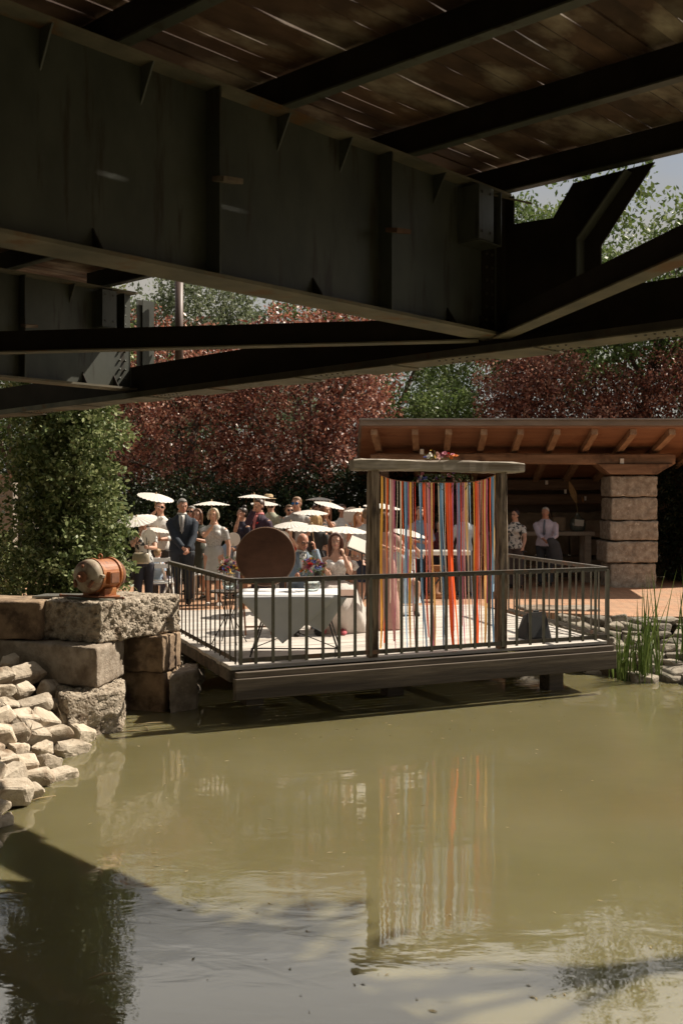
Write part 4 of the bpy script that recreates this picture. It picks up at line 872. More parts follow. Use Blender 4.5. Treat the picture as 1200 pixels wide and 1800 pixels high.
for i in range(5):
    o_ = (.0, -.10, -.02, .02, .0)[i]; w_ = (.98, 1.10, 1.03, .98, 1.0)[i]
    x0 = 5.70 + o_; ft = (.0, .05, .03, .0, .02)[i]
    pm_ = stone_mesh([(x0, 22.32 - ft), (x0 + w_, 22.32 - ft + .02), (x0 + w_, 23.2), (x0, 23.2)], zs[i] + .012, zs[i + 1] - .012, cell=.05, amp=.02, seed=20 + i, chip=.035, pits=.03)
    put_bm(pm_, 'pillar_stone', M_pst, PV.location, None).parent = pil
    bpy.data.objects[-1] if False else None
for o in pil.children: o.location = (0, 0, 0)
# left post, back and side walls of large stones
m = MB(); m.box((.92, 22.5, 1.93), (.17, .17, 2.62)); rel(PV, m).build('corner_post', M_dtim, PV)
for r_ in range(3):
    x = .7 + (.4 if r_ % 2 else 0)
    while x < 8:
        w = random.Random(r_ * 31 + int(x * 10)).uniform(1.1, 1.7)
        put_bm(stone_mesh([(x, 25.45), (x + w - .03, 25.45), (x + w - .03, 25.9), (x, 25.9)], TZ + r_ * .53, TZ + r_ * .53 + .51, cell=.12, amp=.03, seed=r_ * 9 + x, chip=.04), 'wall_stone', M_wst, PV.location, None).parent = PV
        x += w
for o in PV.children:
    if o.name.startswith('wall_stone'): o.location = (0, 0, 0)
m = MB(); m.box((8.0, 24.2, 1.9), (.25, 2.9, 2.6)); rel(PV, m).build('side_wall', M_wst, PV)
m = MB(); m.box((4.5, 25.95, 2.9), (7.7, .06, 1.6)); rel(PV, m).build('back_boarding', M_dtim, PV)
for x, z, y, s in ((at(741, 22.3), 3.50, 22.30, .09), (at(1094, 22.2), 3.30, 22.29, .09)):
    m = MB(); m.box((x, y, z), (.08, .06, .11)); rel(PV, m).build('lamp_box', M_white, PV, bevel=.004)
for px, py, w in ((993, 864, .05), (960, 848, .06), (1004, 868, .05), (1028, 876, .04)):
    q = P(px, py, 25.3); m = MB(); m.box(q, (w, .04, .10)); rel(PV, m).build('wall_box', M_white, PV, bevel=.003)
# high work table in the pavilion with things on and under it
M_tabw = pmat('pale_table_timber', (0.24, 0.19, 0.14), (0.34, 0.28, 0.21), scale=10, stretch=(.15, 1, 1), rough=.75, bump=.4)
tb = thing('work_table', 'tall rough timber table under the pavilion roof', 'table', (at(945, 24), 24.0, TZ))
wt = 187 / F * 24
m = MB(); m.box((0, 0, 1.10), (wt, .65, .09)); m.build('tabletop', M_tabw, tb, bevel=.008)
for sx in (-1, 1):
    for sy in (-1, 1): m = MB(); m.box((sx * (wt / 2 - .14), sy * .24, .527), (.14, .12, 1.054)); m.build('leg', M_tabw, tb, bevel=.008)
m = MB(); m.box((.2, .1, .35), (wt * .7, .4, .05)); m.build('shelf', M_dtim, tb)
M_glassy = pmat('clear_glass', (0.75, 0.8, 0.78), rough=.05)
M_glassy.node_tree.nodes['Principled BSDF'].inputs['Transmission Weight'].default_value = .92
M_dglass = pmat('dark_glass', (0.03, 0.04, 0.03), rough=.12)
TT = TZ + 1.145
def lathe(m, c, prof, n=18, mi=0): 
    c = Vector(c); vs = []
    for r_, z in prof:
        for j in range(n): a = 2 * math.pi * j / n; vs.append(c + Vector((r_ * math.cos(a), r_ * math.sin(a), z)))
    m.add(vs, [(i * n + j, i * n + (j + 1) % n, (i + 1) * n + (j + 1) % n, (i + 1) * n + j) for i in range(len(prof) - 1) for j in range(n)] + [tuple(range(n - 1, -1, -1))], mi, True); return m
vx = at(1014, 24)
v = thing('demijohn', 'large round glass demijohn on the tall table holding a dried frond', 'demijohn', (vx, 24.0, TT))
m = MB(); lathe(m, (0, 0, 0), [(.12, 0), (.17, .04), (.19, .16), (.16, .27), (.06, .34), (.04, .40), (.045, .42)]); m.build('bottle', pmat('grey_green_glass', (0.10, 0.11, 0.09), rough=.1, spec=.8), v)
m = MB(); m.box((-.0, -.16, .2), (.20, .09, .14), Euler((0, .1, 0)).to_matrix()); m.build('paper_label', pmat('paper', (0.5, 0.47, 0.4), rough=.8), v)
f_ = thing('dried_frond', 'dried palm frond standing in the demijohn', 'dried frond', (vx, 24.0, TT + .1))
m = MB(); m.tube([(0, 0, 0), (.0, 0, .4), (-.08, 0, .85)], [.006, .006, .004], 5); m.build('stem', M_twig, f_)
m = MB(); pts = []
for j in range(9): t = j / 8; w = .07 * math.sin(math.pi * min(1, t * .9 + .08)) ; c = Vector((-.02 - .17 * t, 0, .55 + .50 * t)); pts += [c - Vector((w, 0, w * .3)), c + Vector((w, .02, w * .3))]
m.add(pts, [(2 * j, 2 * j + 1, 2 * j + 3, 2 * j + 2) for j in range(8)]); m.build('frond', pmat('dried_leaf', (0.50, 0.34, 0.16), (0.38, 0.24, 0.1), scale=12, rough=.8, trans=.3), f_)
m = MB(); blossom(m, (.10, 0, .62), .07, random.Random(2)); m.build('dried_flower', pmat('dried_orange', (0.42, 0.2, 0.06), rough=.8), f_)
sb = tag(put_bm(stone_mesh([(at(970, 24), 23.85), (at(991, 24), 23.85), (at(991, 24), 24.2), (at(970, 24), 24.2)], TT, TT + .33, cell=.06, seed=61, chip=.03), 'stone_figure', M_wst, (at(980, 24), 24, TT)), 'dark grey upright stone beside the demijohn on the tall table', 'stone')
for i, (px, z, w, h) in enumerate(((1052, 1.60, .75, .42), (1050, 1.18, .7, .38), (1054, .66, .62, .42))):
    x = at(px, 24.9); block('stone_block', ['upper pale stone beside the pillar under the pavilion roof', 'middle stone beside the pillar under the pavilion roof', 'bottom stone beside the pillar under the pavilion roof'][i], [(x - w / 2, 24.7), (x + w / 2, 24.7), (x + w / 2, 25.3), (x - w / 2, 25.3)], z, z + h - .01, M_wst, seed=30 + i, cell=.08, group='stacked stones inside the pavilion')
# stage monitor speaker on the deck
M_blk = pmat('black_speaker_carpet', (0.012, 0.011, 0.010), rough=.85, bump=.4, bscale=80)
q = onz(938, 1122, DZ)
sp_ = thing('stage_speaker', 'black wedge stage monitor speaker standing on the deck', 'speaker', (q.x, q.y, DZ), R(18))
m = MB(); m.add([(-.19, -.14, 0), (.19, -.14, 0), (.19, .18, 0), (-.19, .18, 0), (-.10, .0, .34), (.16, -.02, .36), (.20, .18, .28), (-.06, .20, .28)], [(3, 2, 1, 0), (4, 5, 6, 7), (0, 1, 5, 4), (1, 2, 6, 5), (2, 3, 7, 6), (3, 0, 4, 7)]); m.build('cabinet', M_blk, sp_, bevel=.01)
m = MB(); m.add([(-.14, -.142, .03), (.15, -.142, .03), (.14, -.055, .29), (-.07, -.045, .28)], [(0, 1, 2, 3)]); m.build('grille', pmat('speaker_grille', (0.03, 0.03, 0.028), rough=.4, metallic=.5), sp_)
m = MB(); m.bar((.02, .07, .345), (.10, .06, .35), .03, .02); m.build('handle', pmat('dark_handle', (.05, .05, .05), rough=.4), sp_)
# ================================================================== PEOPLE
CM = {}
def cm(c, kind='cloth'):
    key = (tuple(round(x, 3) for x in c), kind)
    if key not in CM:
        if kind == 'skin': CM[key] = pmat('skin', c, tuple(x * .82 for x in c), scale=14, rough=.5, spec=.35)
        elif kind == 'hair': CM[key] = pmat('hair', c, tuple(x * .55 for x in c), scale=30, stretch=(1, 1, .15), rough=.45, bump=.6, bscale=60, bdist=.004)
        elif kind == 'satin': CM[key] = pmat('satin', c, tuple(x * .8 for x in c), scale=9, rough=.33, bump=.4, bscale=12, bdist=.01, spec=.7)
        elif kind == 'lace': CM[key] = pmat('lace', c, tuple(x * .55 for x in c), scale=45, rough=.5, bump=.8, bscale=60, bdist=.004, spec=.7)
        elif kind == 'print': CM[key] = pmat('printed_cloth', c, (0.03, 0.035, 0.04), scale=16, detail=3, lo=.5, hi=.56, rough=.8, c3=(0.30, 0.12, 0.08), s3=12, lo3=.64, hi3=.68)
        elif kind == 'tulle': CM[key] = pmat('tulle', c, tuple(x * .88 for x in c), scale=5, stretch=(6, 6, .5), rough=.8, bump=.5, bscale=8, bdist=.02, trans=.3)
        else: CM[key] = pmat('cloth', c, tuple(x * .82 for x in c), scale=12, rough=.85, bump=.5, bscale=14, bdist=.012)
    return CM[key]
SKIN = (0.52, 0.29, 0.20); SKIN2 = (0.46, 0.23, 0.15)
M_dark = pmat('near_black', (0.012, 0.011, 0.011), rough=.35)
M_lip = pmat('lips', (0.36, 0.10, 0.09), rough=.5); M_sung = pmat('sunglass_lens', (0.01, 0.01, 0.012), rough=.08); M_blueg = pmat('blue_mirror_lens', (0.03, 0.16, 0.45), rough=.08, metallic=.5)
M_eyew = pmat('eye_white', (0.65, 0.62, 0.58), rough=.3)
def lerp(a, b, t): return a + (b - a) * t
def ik(S, T, a, b, hint):
    S, T = Vector(S), Vector(T); d = T - S; L = d.length
    if L > (a + b) * .985: T = S + d.normalized() * (a + b) * .985; d = T - S; L = d.length
    if L < abs(a - b) + .02: L = abs(a - b) + .02
    u = d.normalized(); x = (a * a - b * b + L * L) / (2 * L); h = math.sqrt(max(0, a * a - x * x))
    hn = Vector(hint) - u * Vector(hint).dot(u); hn.normalize(); return S + u * x + hn * h, T
def hand(m, W, d, pn, curl, side, s=1.0):
    """palm, four unequal fingers and a thumb; d points along the hand, pn is the palm side"""
    d = Vector(d).normalized(); pn = (Vector(pn) - d * Vector(pn).dot(d)).normalized(); lat = d.cross(pn) * side
    W = Vector(W)
    m.tube([W - d * .01, W + d * .03 * s, W + d * .07 * s, W + d * .085 * s], [.020 * s, .030 * s, .037 * s, .033 * s], 10, ry=[.018 * s, .016 * s, .015 * s, .011 * s], up=lat)
    for i, (o, L) in enumerate(((.029, .070), (.010, .078), (-.010, .073), (-.028, .058))):
        p = W + d * .080 * s + lat * o * s; a = 0; pts = [p]; 
        for k, f in enumerate((.45, .32, .23)):
            a += curl * (.55, 1.0, .7)[k] + .03 * i; p = p + (d * math.cos(a) + pn * math.sin(a)) * L * f * s; pts.append(p)
        m.tube(pts, [.0095 * s, .009 * s, .008 * s, .006 * s], 7)
    tb = W + d * .025 * s + lat * .030 * s; td = (d * .6 + lat * (.8 - .5 * min(1, curl)) + pn * (.25 + .5 * min(1, curl))).normalized()
    m.tube([tb, tb + td * .032 * s, tb + (td + d * .3 + pn * .3 * curl).normalized() * .062 * s], [.012 * s, .010 * s, .0075 * s], 7)
def person(label, px, py, D, facing=0, H=None, z=DZ, female=False, seat=0, top=None, bottom=None, skirt=None, dress=None, jacket=None, hair=('short', (0.05, 0.03, 0.02)),
           rh=None, lh=None, rcurl=1.25, lcurl=.5, head=(0, 0), lean=(0, 0), skin=SKIN, glasses=None, tie=None, bow=None, width=1.0, group='wedding guests', sleeve=1.0, flower=None,
           voxel=.0105, shoes=(0.02, 0.015, 0.012), belt=None, hem=None, vneck=True, topkind='cloth', beard=None, elbow=None, cat='person'):
    """px, py: top of the head in the photo; facing in degrees, 0 looks at the viewer, +90 to the photo's right. rh/lh: world points the hands reach."""
    topw = P(px, py, D); hh = topw.z - z
    if H is None: H = hh
    t = thing('person', label, cat, (topw.x, D, z), R(facing), group)
    Mi = Matrix.Rotation(-R(facing), 3, 'Z')
    loc = lambda w: Mi @ (Vector(w) - t.location)
    wf = .92 if female else 1.0; wf *= width
    dz = 0
    if seat: dz = hh - H            # seated: the torso sits lower by this much
    def Z(f): return f * H + dz
    lx, ly = lean
    def ax(f):                        # spine axis with lean growing upward from the hips
        k = max(0, f - .5) / .5; return Vector((lx * k, ly * k, 0))
    def C(f, x=0, y=0): return ax(f) + Vector((x, y, Z(f)))
    T = [(.475, .078, .060), (.52, .100, .068), (.565, .094, .064), (.62, .078 if not female else .068, .057), (.69, .088, .062), (.755, .099, .066), (.79, .092, .058), (.812, .072, .050), (.835, .046, .042), (.865, .033, .034), (.89, .033, .034)]
    def torso(m, f0, f1, g, wid=wf, n=16):
        fs = sorted(set([f0, f1] + [a[0] for a in T if f0 < a[0] < f1])); A = np.array(T)
        m.tube([C(f) for f in fs], [np.interp(f, A[:, 0], A[:, 1]) * H * wid + g for f in fs], n, ry=[np.interp(f, A[:, 0], A[:, 2]) * H * (.5 + .5 * wid) + g for f in fs], up=(1, 0, 0))
    SH = {s: C(.778, s * .105 * H * wf, 0) for s in (-1, 1)}
    ua, fa_ = .17 * H, .145 * H; arms = {}
    for s, tg in ((-1, rh), (1, lh)):   # the person's right hand is on the viewer's left when facing 0
        if tg is None: T_ = C(.475, s * .150 * H * wf, -.03); hint = (s * .5, .9, 0)
        else: T_ = loc(tg) ; hint = (s * .75, .25, -.9)
        if elbow: hint = elbow
        dfin = (T_ - SH[s]).normalized(); 
        E, Wd = ik(SH[s], T_, ua, fa_, hint); arms[s] = (SH[s], E, Wd)
    HP = {s: C(.50, s * .052 * H * wf, 0) for s in (-1, 1)}; legs = {}
    for s in (-1, 1):
        if seat: K = Vector((s * .09 * H, -.235 * H, seat + .06)); A_ = Vector((s * .08 * H, -.22 * H, .045 * H)); legs[s] = (Vector((HP[s].x, HP[s].y, seat + .075)), K, A_)
        else: legs[s] = (HP[s], Vector((s * .055 * H, -.012, .275 * H)), Vector((s * .058 * H, .012, .045 * H)))
    # ---- body, one surface
    m = MB(); torso(m, .475, .89, 0)
    for s in (-1, 1):
        S_, E, W_ = arms[s]; m.tube([S_ - Vector((s * .04 * H, 0, -.01 * H)), S_, S_.lerp(E, .5), E, E.lerp(W_, .35), W_], [.022 * H, .033 * H, .027 * H, .0215 * H, .0225 * H, .0145 * H], 12)
        h_, K, A_ = legs[s]; m.tube([h_, h_.lerp(K, .5), K, K.lerp(A_, .35), K.lerp(A_, .8), A_ - Vector((0, 0, .015))], [.056 * H, .046 * H, .031 * H, .034 * H, .021 * H, .021 * H], 12)
        d = (W_ - E).normalized(); has = (rh if s < 0 else lh) is not None
        pn = Vector((-s * .8, -.3, 0)) if not has else Vector((-s * .5, .2 if W_.z > Z(.7) else .5, .1))
        hd = (d + Vector((0, 0, .7))).normalized() if (has and d.z > .3) else d
        hand(m, W_, hd, pn, rcurl if s < 0 else lcurl, -s, .95 * H / 1.7)
    if female:
        for s in (-1, 1): m.ell(C(.735, s * .045 * H * wf, -.048 * H), (.040 * H, .036 * H, .038 * H))
    # head
    hc = C(.931) + Vector((0, -.012 * H, 0)); HR = Euler((R(-head[1]), 0, R(head[0]))).to_matrix(); hb = C(.89)
    def hp(x, y, z_): return hb + HR @ (Vector((x, y, z_)) * H + hc - hb)
    m.ell(hp(0, .006, .012), (.0445 * H, .056 * H, .053 * H), 20, 14, HR)
    m.ell(hp(0, -.014, -.022), (.036 * H, .038 * H, .042 * H), 16, 10, HR)
    m.ell(hp(0, -.030, -.050), (.017 * H, .016 * H, .014 * H), 10, 6, HR)
    m.tube([hp(0, -.050, .010), hp(0, -.060, -.012), hp(0, -.062, -.018), hp(0, -.052, -.022)], [.005 * H, .0085 * H, .010 * H, .007 * H], 8)
    for s in (-1, 1): m.ell(hp(s * .0445, .004, -.004), (.006 * H, .012 * H, .017 * H), 8, 6, HR); m.ell(hp(s * .017, -.047, .014), (.014 * H, .008 * H, .006 * H), 8, 6, HR)
    body = m.build('body', cm(skin, 'skin'), t, remesh=voxel, smooth_it=2)
    for s in (-1, 1):
        m = MB(); m.ell(hp(s * .0175, -.0485, .001), (.0058 * H, .0038 * H, .0032 * H), 8, 6, HR); e = m.build('eye', M_eyew, t)
        m = MB(); m.ell(hp(s * .0175, -.0525, .001), (.0030 * H, .002 * H, .0030 * H), 8, 6, HR); m.build('iris', M_dark, e)
        m = MB(); m.tube([hp(s * .008, -.055, .014), hp(s * .019, -.055, .0175), hp(s * .029, -.049, .014)], .0018 * H, 5); m.build('eyebrow', cm(hair[1], 'hair'), t)
    m = MB(); m.tube([hp(-.014, -.0505, -.0335), hp(0, -.0545, -.033), hp(.014, -.0505, -.0335)], [.002 * H, .0042 * H, .002 * H], 6, up=(0, 0, 1)); m.build('mouth', M_lip, t)
    # hair
    st, hcol = hair; m = MB()
    if st == 'fringe':
        m.ell(hp(0, .018, -.006), (.047 * H, .048 * H, .030 * H), 18, 10, HR)
    elif st != 'none':
        m.ell(hp(0, .014, .021), (.0485 * H, .055 * H, .051 * H), 20, 14, HR); m.ell(hp(0, .020, -.004), (.046 * H, .042 * H, .040 * H), 16, 10, HR)
        if st == 'short': m.ell(hp(0, -.020, .050), (.034 * H, .024 * H, .014 * H), 14, 8, HR)
        if st in ('long', 'bob', 'wavy'):
            dn = {'bob': -.050, 'long': -.125, 'wavy': -.135}[st]
            m.tube([hp(0, .030, .03), hp(0, .038, -.03), hp(0, .036, dn)], [.040 * H, .050 * H, .040 * H], 14, ry=[.028 * H, .026 * H, .014 * H], up=(1, 0, 0))
            for s in (-1, 1):
                m.tube([hp(s * .028, -.008, .052), hp(s * .046, -.010, .018), hp(s * .050, -.006, -.025), hp(s * (.044 if st == 'bob' else .050), -.008 if st != 'wavy' else -.02, dn)], [.014 * H, .016 * H, .018 * H, .009 * H], 8, ry=[.016 * H, .024 * H, .024 * H, .012 * H], up=(1, 0, 0))
            m.tube([hp(-.03, -.028, .052), hp(0, -.026, .062), hp(.03, -.028, .052)], .010 * H, 7)
        if st == 'bun': m.ell(hp(.006, .03, .075), .026 * H); m.tube([hp(-.03, -.028, .05), hp(0, -.028, .060), hp(.03, -.028, .05)], .008 * H, 7)
        if st == 'up': m.ell(hp(0, .06, .035), .030 * H)
        if st == 'curly':
            rr = random.Random(px)
            for i in range(26):
                a = rr.uniform(0, 6.28); e = rr.uniform(-.2, 1.3); m.ell(hp(.045 * math.cos(a) * math.cos(e), .018 + .045 * math.sin(a) * math.cos(e) * (1 if math.sin(a) > 0 else .5), .018 + .045 * math.sin(e)), rr.uniform(.014, .02) * H, 8, 6)
    if m.v: m.build('hair', cm(hcol, 'hair'), t, remesh=.009, smooth_it=1)
    if beard:
        m = MB(); m.tube([hp(-.038, -.012, -.025), hp(-.022, -.04, -.05), hp(0, -.047, -.056), hp(.022, -.04, -.05), hp(.038, -.012, -.025)], [.007 * H, .011 * H, .014 * H, .011 * H, .007 * H], 8); m.build('beard', cm(beard, 'hair'), t)
    if glasses:
        lens = {'sun': M_sung, 'blue': M_blueg, 'clear': M_sung}[glasses]; m = MB()
        m.bar(hp(-.040, -.050, .004), hp(.040, -.050, .004), .003, .003)
        for s in (-1, 1): m.bar(hp(s * .040, -.050, .004), hp(s * .047, .0, .004), .003, .004)
        g_ = m.build('glasses', M_dark, t)
        for s in (-1, 1):
            m = MB()
            if glasses == 'clear':
                m.tube([hp(s * .019 + .0155 * math.cos(a), -.057, .001 + .012 * math.sin(a)) for a in [i * math.pi / 6 for i in range(13)]], .0014 * H, 5, cap=False)
            else: m.ell(hp(s * .019, -.056, .001), (.0165 * H, .004 * H, .0125 * H), 12, 8, HR)
            m.build('lens', lens, g_)
    # ---- clothes
    sl = 1.0
    def sleeves(m, g, frac):
        for s in (-1, 1):
            S_, E, W_ = arms[s]; dd = (E - S_).normalized(); pts = [S_ - Vector((s * .050 * H, 0, -.014 * H)), S_ - Vector((s * .018 * H, 0, -.002 * H)), S_ + dd * .02 * H, S_.lerp(E, .5)]; rs = [.020 * H + g, .034 * H + g, .037 * H + g, .032 * H + g]
            if frac <= .5: pts.append(S_.lerp(E, .62)); rs.append(.034 * H + g)
            else:
                pts += [E, E.lerp(W_, .5), E.lerp(W_, .97 if frac > .9 else .3)]; rs += [.0285 * H + g, .026 * H + g, .022 * H + g]
            m.tube(pts, rs, 12)
    def patch(rows, g, mat, name, nseg=6, arc=None, wid=wf):
        """strip lying on the chest: rows of (height fraction, left x, right x) in units of H"""
        A = np.array(T); vs = []
        for f, xl, xr in rows:
            rx = np.interp(f, A[:, 0], A[:, 1]) * H * wid + g; ry = np.interp(f, A[:, 0], A[:, 2]) * H * (.5 + .5 * wid) + g
            if female and .68 < f < .79: ry += .028 * H
            for j in range(nseg + 1):
                x = lerp(xl, xr, j / nseg) * H; vs.append(C(f) + Vector((x, -ry * math.sqrt(max(.05, 1 - (x / rx) ** 2)), 0)))
        m = MB(); k = nseg + 1; m.add(vs, [(i * k + j, i * k + j + 1, (i + 1) * k + j + 1, (i + 1) * k + j) for i in range(len(rows) - 1) for j in range(nseg)], 0, True)
        o = m.build(name, mat, t); b = o.modifiers.new('solid', 'SOLIDIFY'); b.thickness = .006; b.offset = 0; return o
    def shoes_():
        for s in (-1, 1):
            A_ = legs[s][2]; m = MB(); m.tube([A_ + Vector((0, .025 * H, -.028 * H)), A_ + Vector((0, -.01, -.018 * H)), A_ + Vector((s * .008, -.06 * H, -.028 * H)), A_ + Vector((s * .012, -.105 * H, -.034 * H))], [.020 * H, .026 * H, .026 * H, .014 * H], 10, ry=[.018 * H, .026 * H, .016 * H, .010 * H], up=(1, 0, 0)); m.build('shoe', cm(shoes), t)
    def legcloth(m, g, frac=1.0, flare=1.0):
        torso(m, .475, .60, g)
        for s in (-1, 1):
            h_, K, A_ = legs[s]
            e = A_ if frac >= 1 else K.lerp(A_, (frac - .5) * 2) if frac > .5 else h_.lerp(K, frac * 2)
            pts = [h_, h_.lerp(K, .5), K] + ([K.lerp(A_, .5), e] if frac > .6 else []); rs = [.062 * H + g, .052 * H + g, .041 * H + g] + ([.038 * H + g, .034 * H * flare + g] if frac > .6 else [])
            m.tube(pts, rs, 12)
    def skirtmesh(hemf, wh, g=.006, f0=.62, wy=None, fwd=0, n=28, folds=.012, wa=None):
        """bell from the waist to the hem"""
        A = np.array(T); vs = []; k = 12; zz0 = Z(f0); z1 = hemf * H if not seat else hemf * H
        for i in range(k + 1):
            u = i / k; f = max(.475, f0 - (f0 - .475) * min(1, u * 3)); zc_ = lerp(zz0, z1, u)
            bx = np.interp(f, A[:, 0], A[:, 1]) * H * wf + g; by = np.interp(f, A[:, 0], A[:, 2]) * H + g
            rx = lerp(max(bx, (wa or bx)) if u > .15 else bx, wh, u ** 1.1); ry_ = lerp(by, (wy or wh * .8), u ** .9)
            for j in range(n):
                a = 2 * math.pi * j / n; q = 1 + folds * 4 * u * math.sin(j * math.pi * 2 / n * 7 + i * .15) / max(wh, .05) * .25
                vs.append(Vector((rx * q * math.cos(a) + lx * max(0, .2), ry_ * q * math.sin(a) - fwd * math.sin(min(1, u * 1.4) * math.pi / 2), zc_)) + ax(f0) * (1 - u))
        mm = MB(); mm.add(vs, [(i * n + j, (i + 1) * n + j, (i + 1) * n + (j + 1) % n, i * n + (j + 1) % n) for i in range(k) for j in range(n)], 0, True); return mm
    if top:
        c, nm = top; m = MB(); torso(m, .50 if not seat else .50, .845, .009); sleeves(m, .004, sleeve)
        if female:
            for s in (-1, 1): m.ell(C(.735, s * .045 * H * wf, -.048 * H), (.046 * H, .044 * H, .046 * H))
        m.build(nm, cm(c, topkind), t, remesh=.0125, smooth_it=2)
        if nm == 'shirt':
            for s in (-1, 1): patch([(.842, s * .004 if s > 0 else -.034, .034 if s > 0 else -.004), (.815, s * .012 if s > 0 else -.030, .030 if s > 0 else -.012)], .018, cm(tuple(min(1, x * 1.05) for x in c)), 'collar', 3)
    if bottom:
        c, fr = bottom; m = MB(); legcloth(m, .006, fr, 1.1); m.build('trousers' if fr > .7 else 'shorts', cm(c), t, remesh=.0125, smooth_it=2)
    if belt: patch([(.60, -.07, .07), (.578, -.075, .075)], .020, cm(belt), 'belt', 8)
    if skirt:
        c, hm, wh = skirt; skirtmesh(hm, wh).build('skirt', cm(c), t)
    if dress:
        c, hm, wh, kind = dress; m = MB(); torso(m, .54, .80 if sleeve == 0 else .83, .008)
        if sleeve > 0: sleeves(m, .004, sleeve)
        for s in (-1, 1): m.ell(C(.735, s * .045 * H * wf, -.048 * H), (.045 * H, .043 * H, .044 * H))
        m.build('bodice', cm(c, kind if kind != 'satin' else 'lace'), t, remesh=.0125, smooth_it=2)
        if seat: skirtmesh(hm, wh, fwd=.16 * H).build('skirt', cm(c, kind), t)
        else: skirtmesh(hm, wh, folds=.006).build('skirt', cm(c, kind), t)
    if jacket:
        c, sc = jacket; m = MB(); torso(m, .47 if not seat else .50, .845, .022, wid=wf * 1.0); sleeves(m, .011, 1.0)
        m2 = MB(); cc = C(.845); m2.tube([cc, cc + Vector((0, -.002, .022 * H))], [.050 * H, .040 * H], 16, ry=[.050 * H, .040 * H], up=(1, 0, 0)); m2.build('shirt_collar', cm(sc), t)
        j = m.build('jacket', cm(c), t, remesh=.0125, smooth_it=2)
        patch([(.842, -.032, .032), (.80, -.030, .030), (.74, -.020, .020), (.67, -.004, .004)], .030, cm(sc), 'shirt_front', 6)
        for s in (-1, 1):
            r_ = [(.850, .030, .048), (.80, .028, .062), (.765, .024, .052), (.70, .010, .026), (.665, .002, .006)]
            patch([(f, s * a, s * b) if s > 0 else (f, s * b, s * a) for f, a, b in r_], .034, cm(tuple(x * .75 + .004 for x in c)), 'lapel', 3)
    if tie: patch([(.838, -.008, .008), (.825, -.011, .011), (.74, -.014, .014), (.66 if not jacket else .69, -.017, .017), (.645 if not jacket else .68, -.002, .002)], .038 if jacket else .022, cm(tie, 'satin'), 'tie', 3)
    if bow:
        m = MB(); b0 = C(.842, 0, -.054 * H - .022)
        for s in (-1, 1): m.tube([b0, b0 + Vector((s * .02, 0, 0)), b0 + Vector((s * .045, 0, 0))], [.006, .012, .018], 6, ry=[.006, .008, .008])
        m.build('bow_tie', cm(bow), t)
    if flower:
        m = MB(); blossom(m, C(.765, .050 * H, -.066 * H - .034), .026, random.Random(px)); m.build('lapel_flower', MF[flower], t)
    if not seat or bottom: shoes_()
    elif seat: shoes_()
    t['H'] = 0; del t['H']
    return t, C, hp, Mi
M_paper = pmat('parasol_paper', (0.82, 0.79, 0.74), (0.77, 0.73, 0.67), scale=3, rough=.7, trans=.30)
M_bamboo = pmat('bamboo', (0.52, 0.36, 0.20), (0.40, 0.26, 0.13), scale=12, rough=.5)
def parasol(label, c, h, r=.30, tilt=(0, 0), D=None, D2=None):
    """c: photo position of the canopy's top, h: photo position of the hand; D: depth. Returns the hand's point."""
    A = P(c[0], c[1], D); Hh = P(h[0], h[1], D2 or D); t = thing('paper_parasol', label, 'parasol', A, 0, 'white paper parasols')
    ax_ = (A - Hh).normalized(); n = Vector((tilt[0], tilt[1], 1)).normalized(); q = Vector((0, 0, 1)).rotation_difference(n).to_matrix()
    k = 24; vs = [q @ Vector((0, 0, 0))]
    for ring, (rr_, z_) in enumerate(((.16, -.008), (.5, -.028), (1.0, -.070))):
        for j in range(k * 2):
            a = math.pi * j / k; rf = r * rr_ * (1 if j % 2 == 0 else .985); vs.append(q @ Vector((rf * math.cos(a), rf * math.sin(a), z_ * r / .30 + (.0 if j % 2 == 0 else .010 * rr_))))
    n2 = 2 * k; fs = [(0, 1 + j, 1 + (j + 1) % n2) for j in range(n2)] + [(1 + i * n2 + j, 1 + (i + 1) * n2 + j, 1 + (i + 1) * n2 + (j + 1) % n2, 1 + i * n2 + (j + 1) % n2) for i in range(2) for j in range(n2)]
    m = MB(); m.add(vs, fs, 0, False); m.build('canopy', M_paper, t)
    m = MB()
    for j in range(0, n2, 2): m.tube([q @ Vector((0, 0, -.008)), vs[1 + n2 + j] - Vector((0, 0, .004)), vs[1 + 2 * n2 + j] - Vector((0, 0, .003))], .0016, 3)
    o = m.build('rib_frame', M_bamboo, t)
    m = MB(); m.tube([(0, 0, .03), (0, 0, 0), tuple(Hh - A - ax_ * .07)], [.007, .006, .006], 8); m.build('shaft', M_bamboo, t)
    m = MB(); m.ell((0, 0, .012), (.014, .014, .018), 8, 6); m.build('finial', M_bamboo, t)
    return Hh
def fan(label, px, py, D, r=.115, rz=0, tilt=0):
    t = thing('paper_fan', label, 'fan', P(px, py, D), R(rz), 'round white paper fans')
    k = 28; vs = [(0, 0, 0)] + [(r * math.cos(2 * math.pi * j / k), .004 * (j % 2), r * math.sin(2 * math.pi * j / k)) for j in range(k)]
    m = MB(); m.add(vs, [(0, 1 + j, 1 + (j + 1) % k) for j in range(k)]); o = m.build('blade', M_paper, t); b = o.modifiers.new('solid', 'SOLIDIFY'); b.thickness = .003
    m = MB(); m.tube([(0, 0, -r * .6), (0, .004, -r - .10)], .006, 6); m.build('handle', M_bamboo, t); t.rotation_euler.x = R(tilt)
    return P(px, py, D) + Vector((0, 0, -r - .06))
GREY = (0.30, 0.28, 0.25); BLOND = (0.50, 0.36, 0.19); BROWN = (0.07, 0.035, 0.018); DBROWN = (0.035, 0.02, 0.014); RED = (0.34, 0.15, 0.06); WHITEH = (0.55, 0.52, 0.47)
NAVY = (0.018, 0.026, 0.040); WH = (0.70, 0.68, 0.64)

